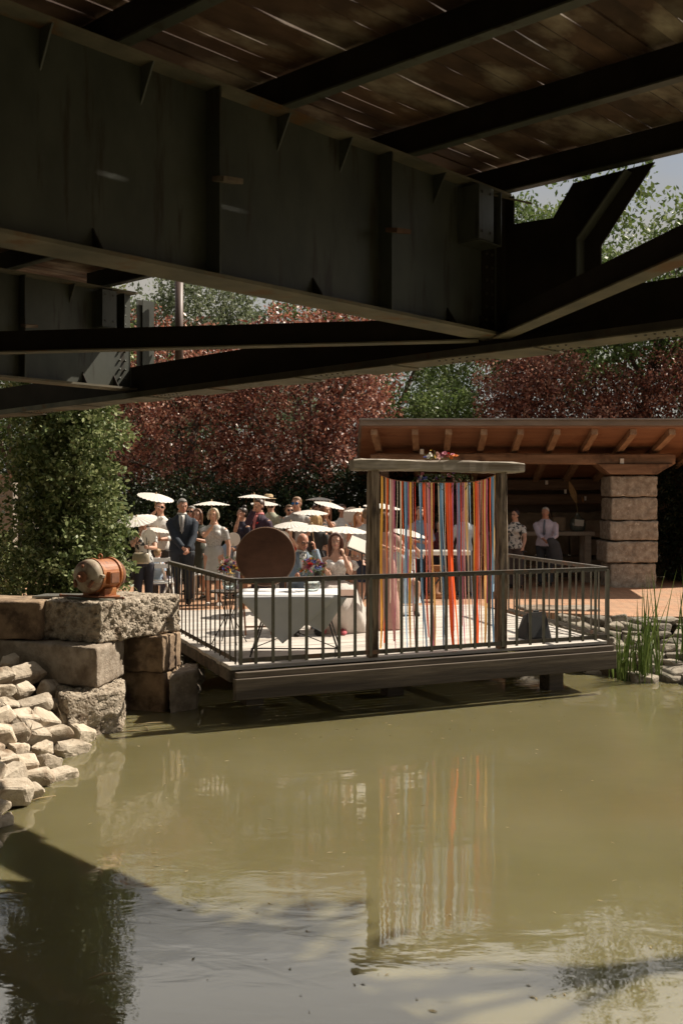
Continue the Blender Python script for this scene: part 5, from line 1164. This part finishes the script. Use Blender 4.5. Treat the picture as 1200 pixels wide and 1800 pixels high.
# ---- front table group
hG = parasol('paper parasol held up by the bald man in the light blue suit', (548, 922), (553, 965), .345, (.0, -.05), 14.95, 14.35)
person('bald man with glasses in a light blue suit and bow tie seated at the table', 530, 936, 14.6, 12, H=1.78, seat=.45, skin=(0.50, 0.24, 0.16), hair=('fringe', (0.34, 0.25, 0.2)), jacket=((0.27, 0.34, 0.42), WH), bottom=((0.27, 0.34, 0.42), 1.0), bow=(0.10, 0.12, 0.13), glasses='clear',
       head=(14, -14), lh=hG, lcurl=1.3, rh=P(520, 1015, 14.2), flower='blush', elbow=(.25, .1, -1), group='couple seated at the cloth covered table')
hB = parasol('paper parasol held by the bride', (608, 925), (604, 973), .345, (.06, -.05), 15.05, 14.45)
bp_ = person('bride in a strapless white gown seated holding a paper parasol', 590, 936, 14.7, -4, H=1.70, female=True, seat=.45, hair=('wavy', (0.10, 0.035, 0.018)), head=(4, -4), lh=hB + Vector((0, .02, -.03)), lcurl=1.3, rh=P(572, 1002, 14.3), rcurl=.5, sleeve=0, skin=(0.60, 0.35, 0.25), shoes=(0.5, .1, .12), elbow=(.4, .2, -1), group='couple seated at the cloth covered table')
bt, bC, bhp, bMi = bp_
mW = cm((0.80, 0.77, 0.72), 'lace'); mT = cm((0.76, 0.70, 0.64), 'tulle')
H_ = 1.70
m = MB(); A_ = [(.56, .096, .066), (.62, .072, .060), (.68, .084, .066), (.735, .100, .074), (.762, .102, .060)]
m.tube([bC(f) for f, _, _ in A_], [a * H_ for _, a, _ in A_], 18, ry=[b * H_ for _, _, b in A_], up=(1, 0, 0))
for s in (-1, 1): m.ell(bC(.735, s * .047 * H_, -.050 * H_), (.048 * H_, .045 * H_, .047 * H_))
m.build('bodice', mW, bt, remesh=.012, smooth_it=2)
for s in (-1, 1):
    m = MB(); m.tube([bC(.765, s * .10 * H_, -.03 * H_), bC(.745, s * .150 * H_, .0), bC(.72, s * .165 * H_, -.01), bC(.70, s * .15 * H_, -.04)], [.03, .045, .045, .03], 10); m.build('off_shoulder_sleeve', mW, bt)
# gown skirt: over the knees, down to the boards and spread to the side
k, n = 16, 48; vs = []
for i in range(k + 1):
    u = i / k
    for j in range(n):
        a = 2 * math.pi * j / n; fo = 1 + (.05 * math.sin(9 * a + u * 2) + .02 * math.sin(17 * a)) * u
        rx = lerp(.16, .40, u ** .8); ry_ = lerp(.13, .46, min(1, u * 1.7)); zz = lerp(bC(.60).z, .01, max(0, u - .22) / .78 if u > .22 else 0) if u > .22 else bC(.60).z - .06 * (u / .22)
        cx = .12 * u; cy = lerp(0, -.20, min(1, u * 3)) + .30 * u * u
        vs.append((cx + rx * fo * math.cos(a), cy + ry_ * fo * math.sin(a), zz))
m = MB(); m.add(vs, [(i * n + j, (i + 1) * n + j, (i + 1) * n + (j + 1) % n, i * n + (j + 1) % n) for i in range(k) for j in range(n)], 0, True); m.build('gown_skirt', mT, bt)
# ---- the standing family on the left
person('grey haired man in a navy suit and pale tie standing with hands clasped', 320, 876, 18.5, 8, jacket=(NAVY, (0.66, 0.64, 0.60)), bottom=((0.030, 0.036, 0.046), 1.0), tie=(0.26, 0.25, 0.25), hair=('short', (0.20, 0.18, 0.16)), skin=(0.50, 0.26, 0.18), head=(18, -10), width=1.12,
       rh=P(325, 969, 18.2), lh=P(331, 966, 18.18), rcurl=.5, lcurl=.7)
h1 = parasol('paper parasol tilted over the grey haired woman with the bag', (240, 908), (247, 938), .33, (-.10, -.30), 16.9)
f1 = fan('round white fan held by the grey haired woman at her chest', 262, 943, 16.75, .115)
person('grey haired woman with glasses in a patterned blouse and dark trousers', 252, 905, 17.1, 20, female=True, top=((0.50, 0.49, 0.46), 'blouse'), topkind='print', bottom=((0.016, 0.016, 0.026), .92), hair=('bob', WHITEH), glasses='clear', rh=h1, lh=f1, lcurl=1.2, sleeve=.5, width=1.1)
bg_ = thing('shoulder_bag', 'beige leather bag hanging in front of the grey haired woman', 'bag', P(248, 980, 16.75))
m = MB(); m.tube([(0, 0, -.10), (0, 0, -.07), (0, 0, .05), (0, 0, .08)], [.12, .14, .13, .10], 14, ry=[.04, .055, .05, .02], up=(1, 0, 0)); m.build('pouch', cm((0.36, 0.30, 0.21), 'satin'), bg_)
m = MB(); m.tube([(-.11, 0, .07), (-.06, .03, .30), (.03, .04, .48), (.09, .0, .3), (.11, 0, .07)], .006, 5); m.build('strap', cm((0.03, 0.025, 0.02)), bg_)
h2 = parasol('paper parasol tilted above the man with sunglasses and rolled shirt', (275, 868), (273, 888), .33, (.22, -.18), 18.8, 19.0)
person('man with sunglasses in a white shirt and grey trousers at the back left', 282, 880, 19.3, 10, top=(WH, 'shirt'), bottom=((0.06, 0.055, 0.05), 1.0), glasses='sun', hair=('short', (0.13, 0.06, 0.03)), rh=h2 + Vector((0, 0, -.12)), lh=P(283, 948, 19.0), sleeve=.7)
parasol('paper parasol held low and edge-on in front of the white shirt', (276, 927), (283, 948), .28, (.14, -.04), 18.8, 18.95)
person('man with dark glasses and red bow tie just right of the navy suit', 337, 889, 21.0, -10, top=((0.60, 0.58, 0.55), 'shirt'), bow=(0.5, 0.02, 0.05), bottom=((0.05, 0.05, 0.06), 1.0), glasses='sun', hair=('short', (0.22, 0.2, 0.18)))
person('young woman with long brown hair in a dark olive dress', 348, 894, 19.6, -12, female=True, dress=((0.040, 0.042, 0.028), .28, .21, 'cloth'), hair=('long', (0.16, 0.07, 0.035)), rh=P(341, 944, 19.3), lh=P(345, 948, 19.3), rcurl=.5, sleeve=.5, shoes=(.05, .04, .03))
h6 = parasol('paper parasol held straight up by the woman in the silver dress', (372, 881), (373, 926), .305, (.0, .0), 17.75)
person('woman with a blonde bob in a silver grey lace dress holding a parasol', 376, 893, 18.1, -8, female=True, dress=((0.40, 0.39, 0.37), .27, .165, 'satin'), hair=('bob', (0.52, 0.44, 0.32)), rh=h6, sleeve=.45, width=1.12, shoes=(.5, .45, .4))
person('woman with a dark bun in a navy top and pink striped skirt touching her cheek', 427, 892, 20.0, -55, female=True, top=((0.018, 0.016, 0.035), 'top'), skirt=((0.46, 0.28, 0.22), .30, .19), hair=('bun', DBROWN), rh=P(419, 912, 19.8), rcurl=.4, sleeve=.4)
h8 = parasol('paper parasol held level by the man in the purple jacket', (447, 869), (446, 897), .285, (.03, .0), 18.7)
person('man with sunglasses in a deep purple jacket over a pink shirt', 456, 877, 19.0, -38, jacket=((0.035, 0.016, 0.035), (0.62, 0.22, 0.22)), bottom=((0.03, 0.018, 0.03), 1.0), glasses='sun', hair=('short', (0.06, 0.03, 0.02)), rh=h8, flower='red')
p9 = parasol('paper parasol behind the head of the man in the purple jacket', (465, 881), (474, 905), .28, (.05, -.10), 21.4)
t9, C9, hp9, _ = person('man in an olive shirt and straw hat seen from behind', 476, 876, 22.0, 160, top=((0.36, 0.36, 0.27), 'shirt'), bottom=((0.1, 0.09, 0.07), 1.0), hair=('short', (0.12, 0.07, 0.04)))
hat = thing('straw_hat', 'straw hat worn by the man in the olive shirt', 'hat', P(472, 876, 22.0)); m = MB(); lathe(m, (0, 0, 0), [(.16, -.01), (.155, .0), (.10, .005), (.095, .07), (.06, .09), (.0, .092)]); m.build('crown_and_brim', cm((0.50, 0.36, 0.20)), hat)
m = MB(); lathe(m, (0, 0, 0), [(.101, .006), (.099, .03), (.098, .03)]); m.build('hat_band', cm((0.1, 0.05, 0.03)), hat)
h10 = parasol('low paper parasol over the seated dark haired woman', (511, 917), (513, 948), .275, (-.06, -.14), 16.8)
f10 = fan('round white fan beside the seated dark haired woman', 497, 945, 16.6, .105)
person('dark haired woman seated behind the round board holding a parasol and fan', 507, 922, 17.2, 12, H=1.64, female=True, seat=.45, top=((0.45, 0.03, 0.025), 'top'), bottom=((0.04, .03, .03), 1.0), hair=('long', DBROWN), lh=h10, rh=f10, rcurl=1.2, lcurl=1.2, sleeve=.4)
person('tall man with blue mirrored sunglasses in a grey shirt and braces', 522, 873, 19.6, -16, top=((0.38, 0.36, 0.33), 'shirt'), bottom=((0.05, 0.05, 0.06), 1.0), glasses='blue', hair=('short', (0.26, 0.15, 0.08)), sleeve=.6, width=1.12)
person('man half hidden behind the tall man with blue sunglasses', 508, 887, 22.0, 15, top=((0.50, 0.50, 0.50), 'shirt'), bottom=((0.05, 0.05, 0.06), 1.0), glasses='sun', hair=('short', (0.15, 0.09, 0.05)))
h15 = parasol('paper parasol over the long blonde hair', (546, 896), (545, 934), .285, (.02, -.08), 17.2)
person('woman with long straight blonde hair in a dark dress seen from behind', 555, 903, 17.6, 172, female=True, dress=((0.022, 0.020, 0.018), .25, .19, 'cloth'), hair=('long', (0.48, 0.31, 0.14)), lh=h15, lcurl=1.2, sleeve=.4)
h16 = parasol('paper parasol leaning right above the brown haired woman', (580, 883), (575, 905), .285, (.24, -.10), 19.3)
person('woman with brown wavy hair in a flowered top holding a tilted parasol', 571, 886, 19.7, 35, female=True, top=((0.42, 0.28, 0.22), 'blouse'), topkind='print', bottom=((0.03, 0.03, 0.04), 1.0), hair=('wavy', (0.15, 0.06, 0.03)), lh=h16 + Vector((0, 0, -.08)), lcurl=1.2, sleeve=.4)
parasol('paper parasol furthest back, held level behind the tilted one', (562, 874), (558, 893), .285, (.03, .02), 21.2)
person('short haired woman at the very back under the level parasol', 554, 888, 21.6, 20, female=True, top=((0.30, 0.22, 0.2), 'top'), bottom=((0.05, 0.04, 0.04), 1.0), hair=('bob', (0.12, 0.05, 0.03)), rh=P(558, 900, 21.4), sleeve=.4)
f18 = fan('large round white fan held by the guest in white', 618, 906, 20.6, .17, tilt=8)
person('guest in a white top with a dark cap of hair near the arch', 601, 886, 21.0, 30, female=True, top=(WH, 'top'), bottom=((0.10, 0.09, 0.09), 1.0), hair=('short', (0.10, 0.05, 0.03)), lh=f18, lcurl=1.1, sleeve=.4)
h20 = parasol('paper parasol held level left of the arch post', (632, 893), (630, 915), .285, (.02, -.02), 18.9)
person('woman with reddish blonde curls under the level parasol', 631, 899, 19.4, -10, female=True, top=((0.55, 0.30, 0.22), 'top'), bottom=((0.3, 0.2, 0.16), 1.0), hair=('wavy', (0.42, 0.19, 0.07)), lh=h20, lcurl=1.2, sleeve=.4)
person('man in a light shirt and navy shorts seen from behind by the arch post', 645, 893, 17.4, 165, top=((0.55, 0.54, 0.53), 'shirt'), bottom=((0.02, 0.025, 0.05), .55), hair=('short', (0.2, 0.12, 0.06)), sleeve=.4, rh=P(630, 985, 17.2), lh=P(637, 990, 17.2))
fan('small round white fan held low beside the music stand', 619, 958, 16.4, .085)
parasol('paper parasol half hidden by the left arch post', (672, 885), (668, 915), .30, (.10, -.06), 16.6)
person('woman with brown hair in a long pale pink gown behind the left ribbons', 676, 900, 14.9, 160, female=True, dress=((0.62, 0.38, 0.32), .01, .26, 'tulle'), hair=('long', (0.12, 0.05, 0.025)), rh=P(697, 965, 14.5), lh=P(690, 968, 14.5), sleeve=.4, shoes=(.4, .3, .25))
parasol('paper parasol tilted over the woman in pale blue behind the ribbons', (718, 931), (727, 958), .30, (.22, -.10), 16.6)
person('woman in a pale blue dress seated behind the ribbons', 710, 934, 17.0, 6, H=1.62, female=True, seat=.45, dress=((0.46, 0.52, 0.56), .12, .22, 'cloth'), hair=('long', (0.26, 0.12, 0.06)), lh=P(727, 960, 16.7), lcurl=1.2, sleeve=.4)
person('musician in a blue shirt standing behind the keyboard', 737, 890, 20.3, 10, top=((0.20, 0.30, 0.42), 'shirt'), bottom=((0.03, 0.03, 0.04), 1.0), hair=('short', (0.2, 0.1, 0.05)), rh=P(734, 952, 20.0), lh=P(752, 953, 20.0), rcurl=.4, sleeve=.6)
person('woman in dark red seen between the middle ribbons', 772, 915, 20.6, -10, female=True, top=((0.10, 0.02, 0.03), 'top'), bottom=((0.02, 0.02, 0.03), 1.0), hair=('bob', DBROWN), sleeve=.6)
person('man in a pale grey shirt seen between the right ribbons', 815, 893, 20.2, 10, top=((0.42, 0.46, 0.50), 'shirt'), bottom=((0.12, 0.11, 0.11), 1.0), hair=('short', (0.1, 0.06, 0.04)), sleeve=.6)
# ---- two older people by the pavilion
hc_ = P(919, 970, 21.4)
person('older woman with short dark curls in a patterned blouse leaning on a stick', 905, 896, 21.9, -38, female=True, top=((0.55, 0.52, 0.48), 'blouse'), topkind='print', bottom=((0.07, 0.05, 0.045), 1.0), hair=('curly', (0.035, 0.018, 0.018)), glasses='clear', lh=hc_, lcurl=1.1, sleeve=.45, width=1.15, group='older guests by the pavilion')
ws = thing('walking_stick', 'black walking stick under the hand of the woman in the patterned blouse', 'walking stick', (hc_.x, hc_.y, TZ)); m = MB(); m.tube([(0, 0, 0), (0, 0, .80)], .011, 8); m.build('stick', M_dark, ws); m = MB(); m.tube([(-.05, .0, .80), (0, 0, .815), (.07, 0, .80)], .013, 8); m.build('grip', M_dark, ws)
person('white haired man in a lilac shirt and striped tie with a jacket over his arm', 958, 891, 22.6, -22, top=((0.52, 0.46, 0.54), 'shirt'), bottom=((0.035, 0.038, 0.045), 1.0), tie=(0.10, 0.11, 0.14), hair=('short', (0.48, 0.45, 0.42)), skin=SKIN2, rh=P(955, 950, 22.2), lh=P(966, 950, 22.2), rcurl=.5, width=1.22, group='older guests by the pavilion')
jk = thing('folded_jacket', 'dark grey jacket folded over the arm of the man in the lilac shirt', 'jacket', P(970, 962, 22.15))
m = MB(); m.tube([(-.10, 0, .17), (-.05, -.03, .15), (.03, -.03, .06), (.08, -.02, -.12), (.11, 0, -.30), (.10, 0, -.40)], [.05, .09, .12, .13, .12, .09], 12, ry=[.03, .045, .05, .045, .04, .03], up=(1, 0, 0)); m.build('cloth', cm((0.045, 0.045, 0.05)), jk, remesh=.015, smooth_it=3)
# ---- seated and small figures at the left
f29 = fan('round white fan held by the child behind the flowers', 410, 948, 19.5, .13)
person('child with brown hair sitting behind the flowers with a white fan', 400, 938, 20.0, 20, H=1.25, seat=.40, top=((0.30, 0.38, 0.5), 'top'), bottom=((0.2, 0.2, 0.25), 1.0), hair=('short', (0.28, 0.12, 0.05)), lh=f29, lcurl=1.2, sleeve=.4)
person('child with sandy hair seated on a white chair behind the bag', 277, 964, 18.0, 150, H=1.20, seat=.40, top=((0.40, 0.50, 0.62), 'top'), bottom=((0.15, 0.15, 0.2), 1.0), hair=('short', (0.36, 0.22, 0.10)), sleeve=.4)

# ================================================================== FURNITURE ON THE DECK
M_cloth = pmat('white_tablecloth', (0.66, 0.66, 0.66), (0.60, 0.60, 0.61), scale=6, rough=.85, bump=.3, bscale=8, bdist=.01)
M_wire = pmat('dark_wire', (0.03, 0.025, 0.02), rough=.5)
tz = DZ + .72; x0, x1, y0, y1 = at(418, 12.4), at(622, 12.4), 12.1, 13.0
ft = thing('folding_table', 'folding table with thin crossed metal legs under the white cloth', 'table', ((x0 + x1) / 2, 12.55, DZ))
m = MB(); m.box((0, 0, .705), (x1 - x0, .9, .022)); m.build('tabletop', pmat('brown_board', (0.16, 0.08, 0.045), rough=.6), ft, bevel=.004)
for sx in (-1, 1):
    for sy in (-1, 1): m = MB(); m.cyl((sx * .30, sy * .38, .69), (sx * .52, sy * .36, 0), .011, 8); m.build('leg', M_wire, ft)
    m = MB(); m.cyl((sx * .51, -.37, .06), (sx * .51, .37, .06), .009, 8); m.build('foot_bar', M_wire, ft)
m = MB(); m.cyl((-.51, -.36, .10), (.51, -.36, .10), .008, 8); m.cyl((-.50, -.36, .10), (0, -.36, .30), .006, 6); m.cyl((.50, -.36, .10), (0, -.36, .30), .006, 6); m.build('crossbar', M_wire, ft)
# cloth laid cornerwise: top sheet, front corner, second fold, side corner
m = MB(); zt_ = tz + .004
def hang(m, a, b, tip, out, n=14, k=10, fold=.010, seed=1):
    """triangular fall of cloth from edge a-b to the tip"""
    a, b, tip, out = Vector(a), Vector(b), Vector(tip), Vector(out); vs = []; fs = []
    for i in range(k + 1):
        u = i / k; l = a.lerp(tip, u); r_ = b.lerp(tip, u)
        for j in range(n + 1):
            s = j / n; p = l.lerp(r_, s) + out * (.012 + .02 * math.sin(u * 2.2) + fold * u * math.sin(s * 6.5 * (1 - u * .4) + seed)); vs.append(p)
    for i in range(k):
        for j in range(n): q = i * (n + 1) + j; fs.append((q, q + 1, q + n + 2, q + n + 1))
    m.add(vs, fs, 0, True)
nx, ny = 16, 8; vs = []
for i in range(ny + 1):
    for j in range(nx + 1):
        u = j / nx; v_ = i / ny; vs.append((lerp(x0 + .01, x1 - .16, u), lerp(y0 - .008, y1 + .008, v_), zt_ + .002 * math.sin(u * 9 + v_ * 5)))
m.add(vs, [(i * (nx + 1) + j, i * (nx + 1) + j + 1, (i + 1) * (nx + 1) + j + 1, (i + 1) * (nx + 1) + j) for i in range(ny) for j in range(nx)], 0, True)
tip = P(497, 1131, 12.06); hang(m, (x0 + .01, y0 - .008, zt_), (x1 - .16, y0 - .008, zt_), tip, (0, -1, 0))
tc_ = m.build('tablecloth', M_cloth, loc=(0, 0, 0)); b_ = tc_.modifiers.new('solid', 'SOLIDIFY'); b_.thickness = .004; b_.offset = 1
tag(tc_, 'white cloth laid cornerwise over the folding table with one corner hanging to the front', 'tablecloth')
m = MB(); hang(m, (x0 + .25, y0 + .012, zt_ - .02), (x1 - .08, y0 + .012, zt_ - .02), P(568, 1112, 12.12), (0, -1, 0), seed=3); hang(m, (x0 + .008, y1, zt_ - .02), (x0 + .008, y0 + .1, zt_ - .02), (x0 + .0, 12.5, DZ + .3), (-1, 0, 0), seed=2)
u_ = m.build('under_fold', M_cloth, tc_); b_ = u_.modifiers.new('solid', 'SOLIDIFY'); b_.thickness = .004
# round wooden board on a small stand
q = P(467, 979, 12.75); bd_ = thing('round_board', 'large round dark wooden board standing upright on the table', 'round board', (q.x, q.y, tz + .005))
m = MB(); rt = Matrix.Rotation(R(-8), 3, 'X'); zc_ = q.z - tz
m.tube([rt @ Vector((0, -.012, 0)) + Vector((0, 0, zc_)), rt @ Vector((0, .012, 0)) + Vector((0, 0, zc_))], .348, 64, smooth=False)
M_wal = pmat('swirled_dark_wood', (0.060, 0.024, 0.012), (0.12, 0.052, 0.028), scale=2.5, detail=9, rough=.42, c3=(0.14, 0.065, 0.037), s3=4, lo3=.45, hi3=.75, stretch3=(1, 1, 2.2), spec=.5)
m.build('disc', M_wal, bd_, bevel=.003)
m = MB(); m.tube([rt @ Vector((.352 * math.cos(a), 0, .352 * math.sin(a))) + Vector((0, 0, zc_)) for a in [i * math.pi / 32 for i in range(65)]], .009, 6, cap=False); m.build('rim', pmat('worn_rim', (0.20, 0.11, 0.06), rough=.5), bd_)
m = MB(); m.bar((-.10, -.03, .01), (-.10, .16, .01), .02, .02); m.bar((.10, -.03, .01), (.10, .16, .01), .02, .02); m.bar((-.10, .15, .01), (-.10, .05, .30), .02, .015); m.bar((.10, .15, .01), (.10, .05, .30), .02, .015); m.build('stand', M_dark, bd_)
# vases with bouquets
def vase(label, px, D, zb, r_, h_):
    x = at(px, D); t = thing('glass_vase', label, 'vase', (x, D, zb), group='glass vases of flowers'); m = MB(); lathe(m, (0, 0, 0), [(r_ * .6, 0), (r_, h_ * .35), (r_ * .95, h_ * .55), (r_ * .6, h_ * .85), (r_ * .7, h_)]); m.build('glass', M_glassy, t)
    m = MB(); lathe(m, (0, 0, 0), [(r_ * .5, .008), (r_ * .92, h_ * .35), (r_ * .88, h_ * .5)]); m.build('water', M_glassy, t); return (x, D, zb)
def bouquet(label, base, zc_, R_, n, seed, cols):
    rr = random.Random(seed); sp = []; gr = []
    for i in range(n):
        a = rr.uniform(0, 6.28); e = rr.uniform(-.35, 1.45); k = rr.uniform(.7, 1.0); p = (base[0] + R_ * k * math.cos(a) * math.cos(e) * 1.05, base[1] + R_ * k * math.sin(a) * math.cos(e), zc_ + R_ * k * math.sin(e) * .85)
        sp.append((p, rr.uniform(.024, .042), rr.choice(cols)))
    for i in range(46):
        a = rr.uniform(0, 6.28); e = rr.uniform(-.6, 1.4); d = Vector((math.cos(a) * math.cos(e), math.sin(a) * math.cos(e), math.sin(e))); gr.append((Vector((base[0], base[1], zc_)) + d * R_ * .5, d, R_ * rr.uniform(.55, .9)))
    return flowers('bouquet', label, 'bouquet', sp, seed, gr, (base[0], base[1], zc_ - R_), group='bouquets of mixed flowers')
b1 = vase('round glass vase on the white tablecloth between the couple', 549, 12.65, tz + .008, .105, .17)
bouquet('bouquet of blue, pink and orange flowers in the vase on the white tablecloth', b1, P(549, 999, 12.65).z, .135, 52, 6, ['blue', 'pink', 'blush', 'orange', 'wine', 'red', 'white', 'violet', 'blue', 'yellow'])
st_ = thing('side_table', 'small round bistro table with thin wire legs left of the white table', 'table', (at(403, 13.4), 13.4, DZ)); zt2 = .67
m = MB(); m.cyl((0, 0, zt2 - .02), (0, 0, zt2), .25, 32); m.build('tabletop', pmat('bistro_top', (0.09, 0.06, 0.04), rough=.4), st_)
for i in range(4):
    a = i * math.pi / 2 + .5; m = MB(); m.tube([(.16 * math.cos(a), .16 * math.sin(a), zt2 - .02), (.04 * math.cos(a), .04 * math.sin(a), .36), (.24 * math.cos(a), .24 * math.sin(a), 0)], .007, 6); m.build('leg', M_wire, st_)
m = MB(); m.tube([(.10 * math.cos(a), .10 * math.sin(a), .36) for a in [i * math.pi / 8 for i in range(17)]], .006, 5, cap=False); m.build('ring', M_wire, st_)
b2 = vase('faceted glass vase on the small bistro table', 404, 13.4, DZ + zt2 + .003, .10, .22)
bouquet('bouquet of red, blue and pink flowers on the small bistro table', b2, P(404, 1001, 13.4).z, .135, 50, 8, ['red', 'blue', 'pink', 'violet', 'white', 'blush', 'yellow', 'red', 'wine'])
# white folding chairs
M_wch = pmat('white_chair_paint', (0.72, 0.70, 0.66), rough=.5)
def chair(label, px, D, rz, mat=M_wch, name='folding_chair', group='white folding chairs', z=DZ):
    t = thing(name, label, 'chair', (at(px, D), D, z), R(rz), group)
    for sx in (-1, 1):
        m = MB(); m.bar((sx * .20, .20, .86), (sx * .20, -.20, 0), .022, .035); m.build('leg', mat, t)
        m = MB(); m.bar((sx * .175, -.12, .46), (sx * .175, .22, 0), .022, .035); m.build('leg', mat, t)
    for zz, yy in ((.82, .183), (.72, .137)): m = MB(); m.box((0, yy, zz), (.378, .014, .07)); m.build('back_slat', mat, t, bevel=.003)
    m = MB(); m.box((0, -.01, .462), (.345, .36, .025)); m.build('seat', mat, t, bevel=.004)
    m = MB(); m.box((0, .16, .11), (.33, .018, .022)); m.build('rung', mat, t); return t
for lb, px, D, rz in (('white folding chair just right of the hornbeam beside the dark trousers', 283, 17.5, 25), ('white folding chair carrying the sandy haired child', 277, 18.0, 150), ('white folding chair behind the navy suited man, seen from the back', 300, 20.0, 10), ('white folding chair behind the silver dress', 362, 19.4, 5), ('white folding chair under the seated child behind the flowers', 400, 20.0, 20), ('white folding chair left of the striped skirt', 418, 21.4, 0), ('white folding chair under the dark haired seated woman', 507, 17.25, 12), ('white folding chair under the woman in pale blue', 710, 17.05, 6)): chair(lb, px, D, rz)
M_wood = pmat('honey_chair_wood', (0.36, 0.17, 0.07), (0.28, 0.12, 0.05), scale=14, rough=.5)
chair('honey coloured wooden chair under the bald man', 528, 14.65, 8, M_wood, 'wooden_chair', 'wooden chairs of the couple'); chair('honey coloured wooden chair under the bride', 590, 14.75, -4, M_wood, 'wooden_chair', 'wooden chairs of the couple')
chair('empty honey coloured wooden chair behind the round board', 452, 14.4, 190, M_wood, 'wooden_chair', 'wooden chairs of the couple')
# music stand
ms_ = thing('music_stand', 'black music stand with an open white folder left of the arch post', 'music stand', (at(636, 15.4), 15.4, DZ))
m = MB(); m.cyl((0, 0, .12), (0, 0, 1.08), .011, 8); m.build('pole', M_wire, ms_)
for i in range(3): a = i * 2.094 + .4; m = MB(); m.cyl((0, 0, .20), (.28 * math.cos(a), .28 * math.sin(a), .01), .009, 6); m.build('leg', M_wire, ms_)
m = MB(); m.box((-.02, 0, 1.14), (.36, .02, .20), Euler((-.7, .35, 0)).to_matrix()); m.build('desk', M_wire, ms_)
fo_ = MB(); fo_.box((-.0, 0, 0), (.34, .015, .22), Euler((-.7, .38, 0)).to_matrix()); tag(fo_.build('folder', pmat('white_folder', (.7, .68, .62), rough=.6), loc=(at(636, 15.4) - .02, 15.38, DZ + 1.165), bevel=.002), 'open white folder lying on the music stand', 'folder')
# carved pedestal and keyboard behind the ribbons
pd = thing('pedestal', 'carved honey coloured wooden pedestal behind the middle ribbons', 'pedestal', (at(764, 19.8), 19.8, TZ))
m = MB(); lathe(m, (0, 0, 0), [(.14, .06), (.14, .10), (.09, .14), (.075, .3), (.10, .40), (.075, .50), (.12, .55)]); m.build('shaft', M_wood, pd)
m = MB(); m.box((0, 0, .03), (.30, .30, .06)); m.build('base', M_wood, pd, bevel=.008); m = MB(); m.box((0, 0, .59), (.31, .31, .075)); m.build('top', M_wood, pd, bevel=.008)
kb = thing('keyboard', 'white electric keyboard on a folding stand in front of the musician', 'keyboard', (at(772, 19.4), 19.4, TZ))
m = MB(); m.box((0, 0, .88), (1.1, .32, .08)); k_ = m.build('case', M_white, kb, bevel=.01); m = MB(); m.box((0, .04, .925), (1.0, .14, .008)); m.build('keys', M_white, k_)
for s in (-1, 1): m = MB(); m.bar((-.35 * s, .12 * s, .84), (.35 * s, .12 * s, 0), .03, .03); m.build('stand_leg', M_wire, kb)
# microphone cable on the boards
m = MB(); m.tube([P(1000, 1127, 13.9) * 1.0, onz(1010, 1118, DZ + .006), onz(960, 1108, DZ + .006), onz(905, 1112, DZ + .006)][1:], .005, 5); tag(m.build('cable', M_dark), 'thin black cable lying on the deck behind the stage speaker', 'cable')
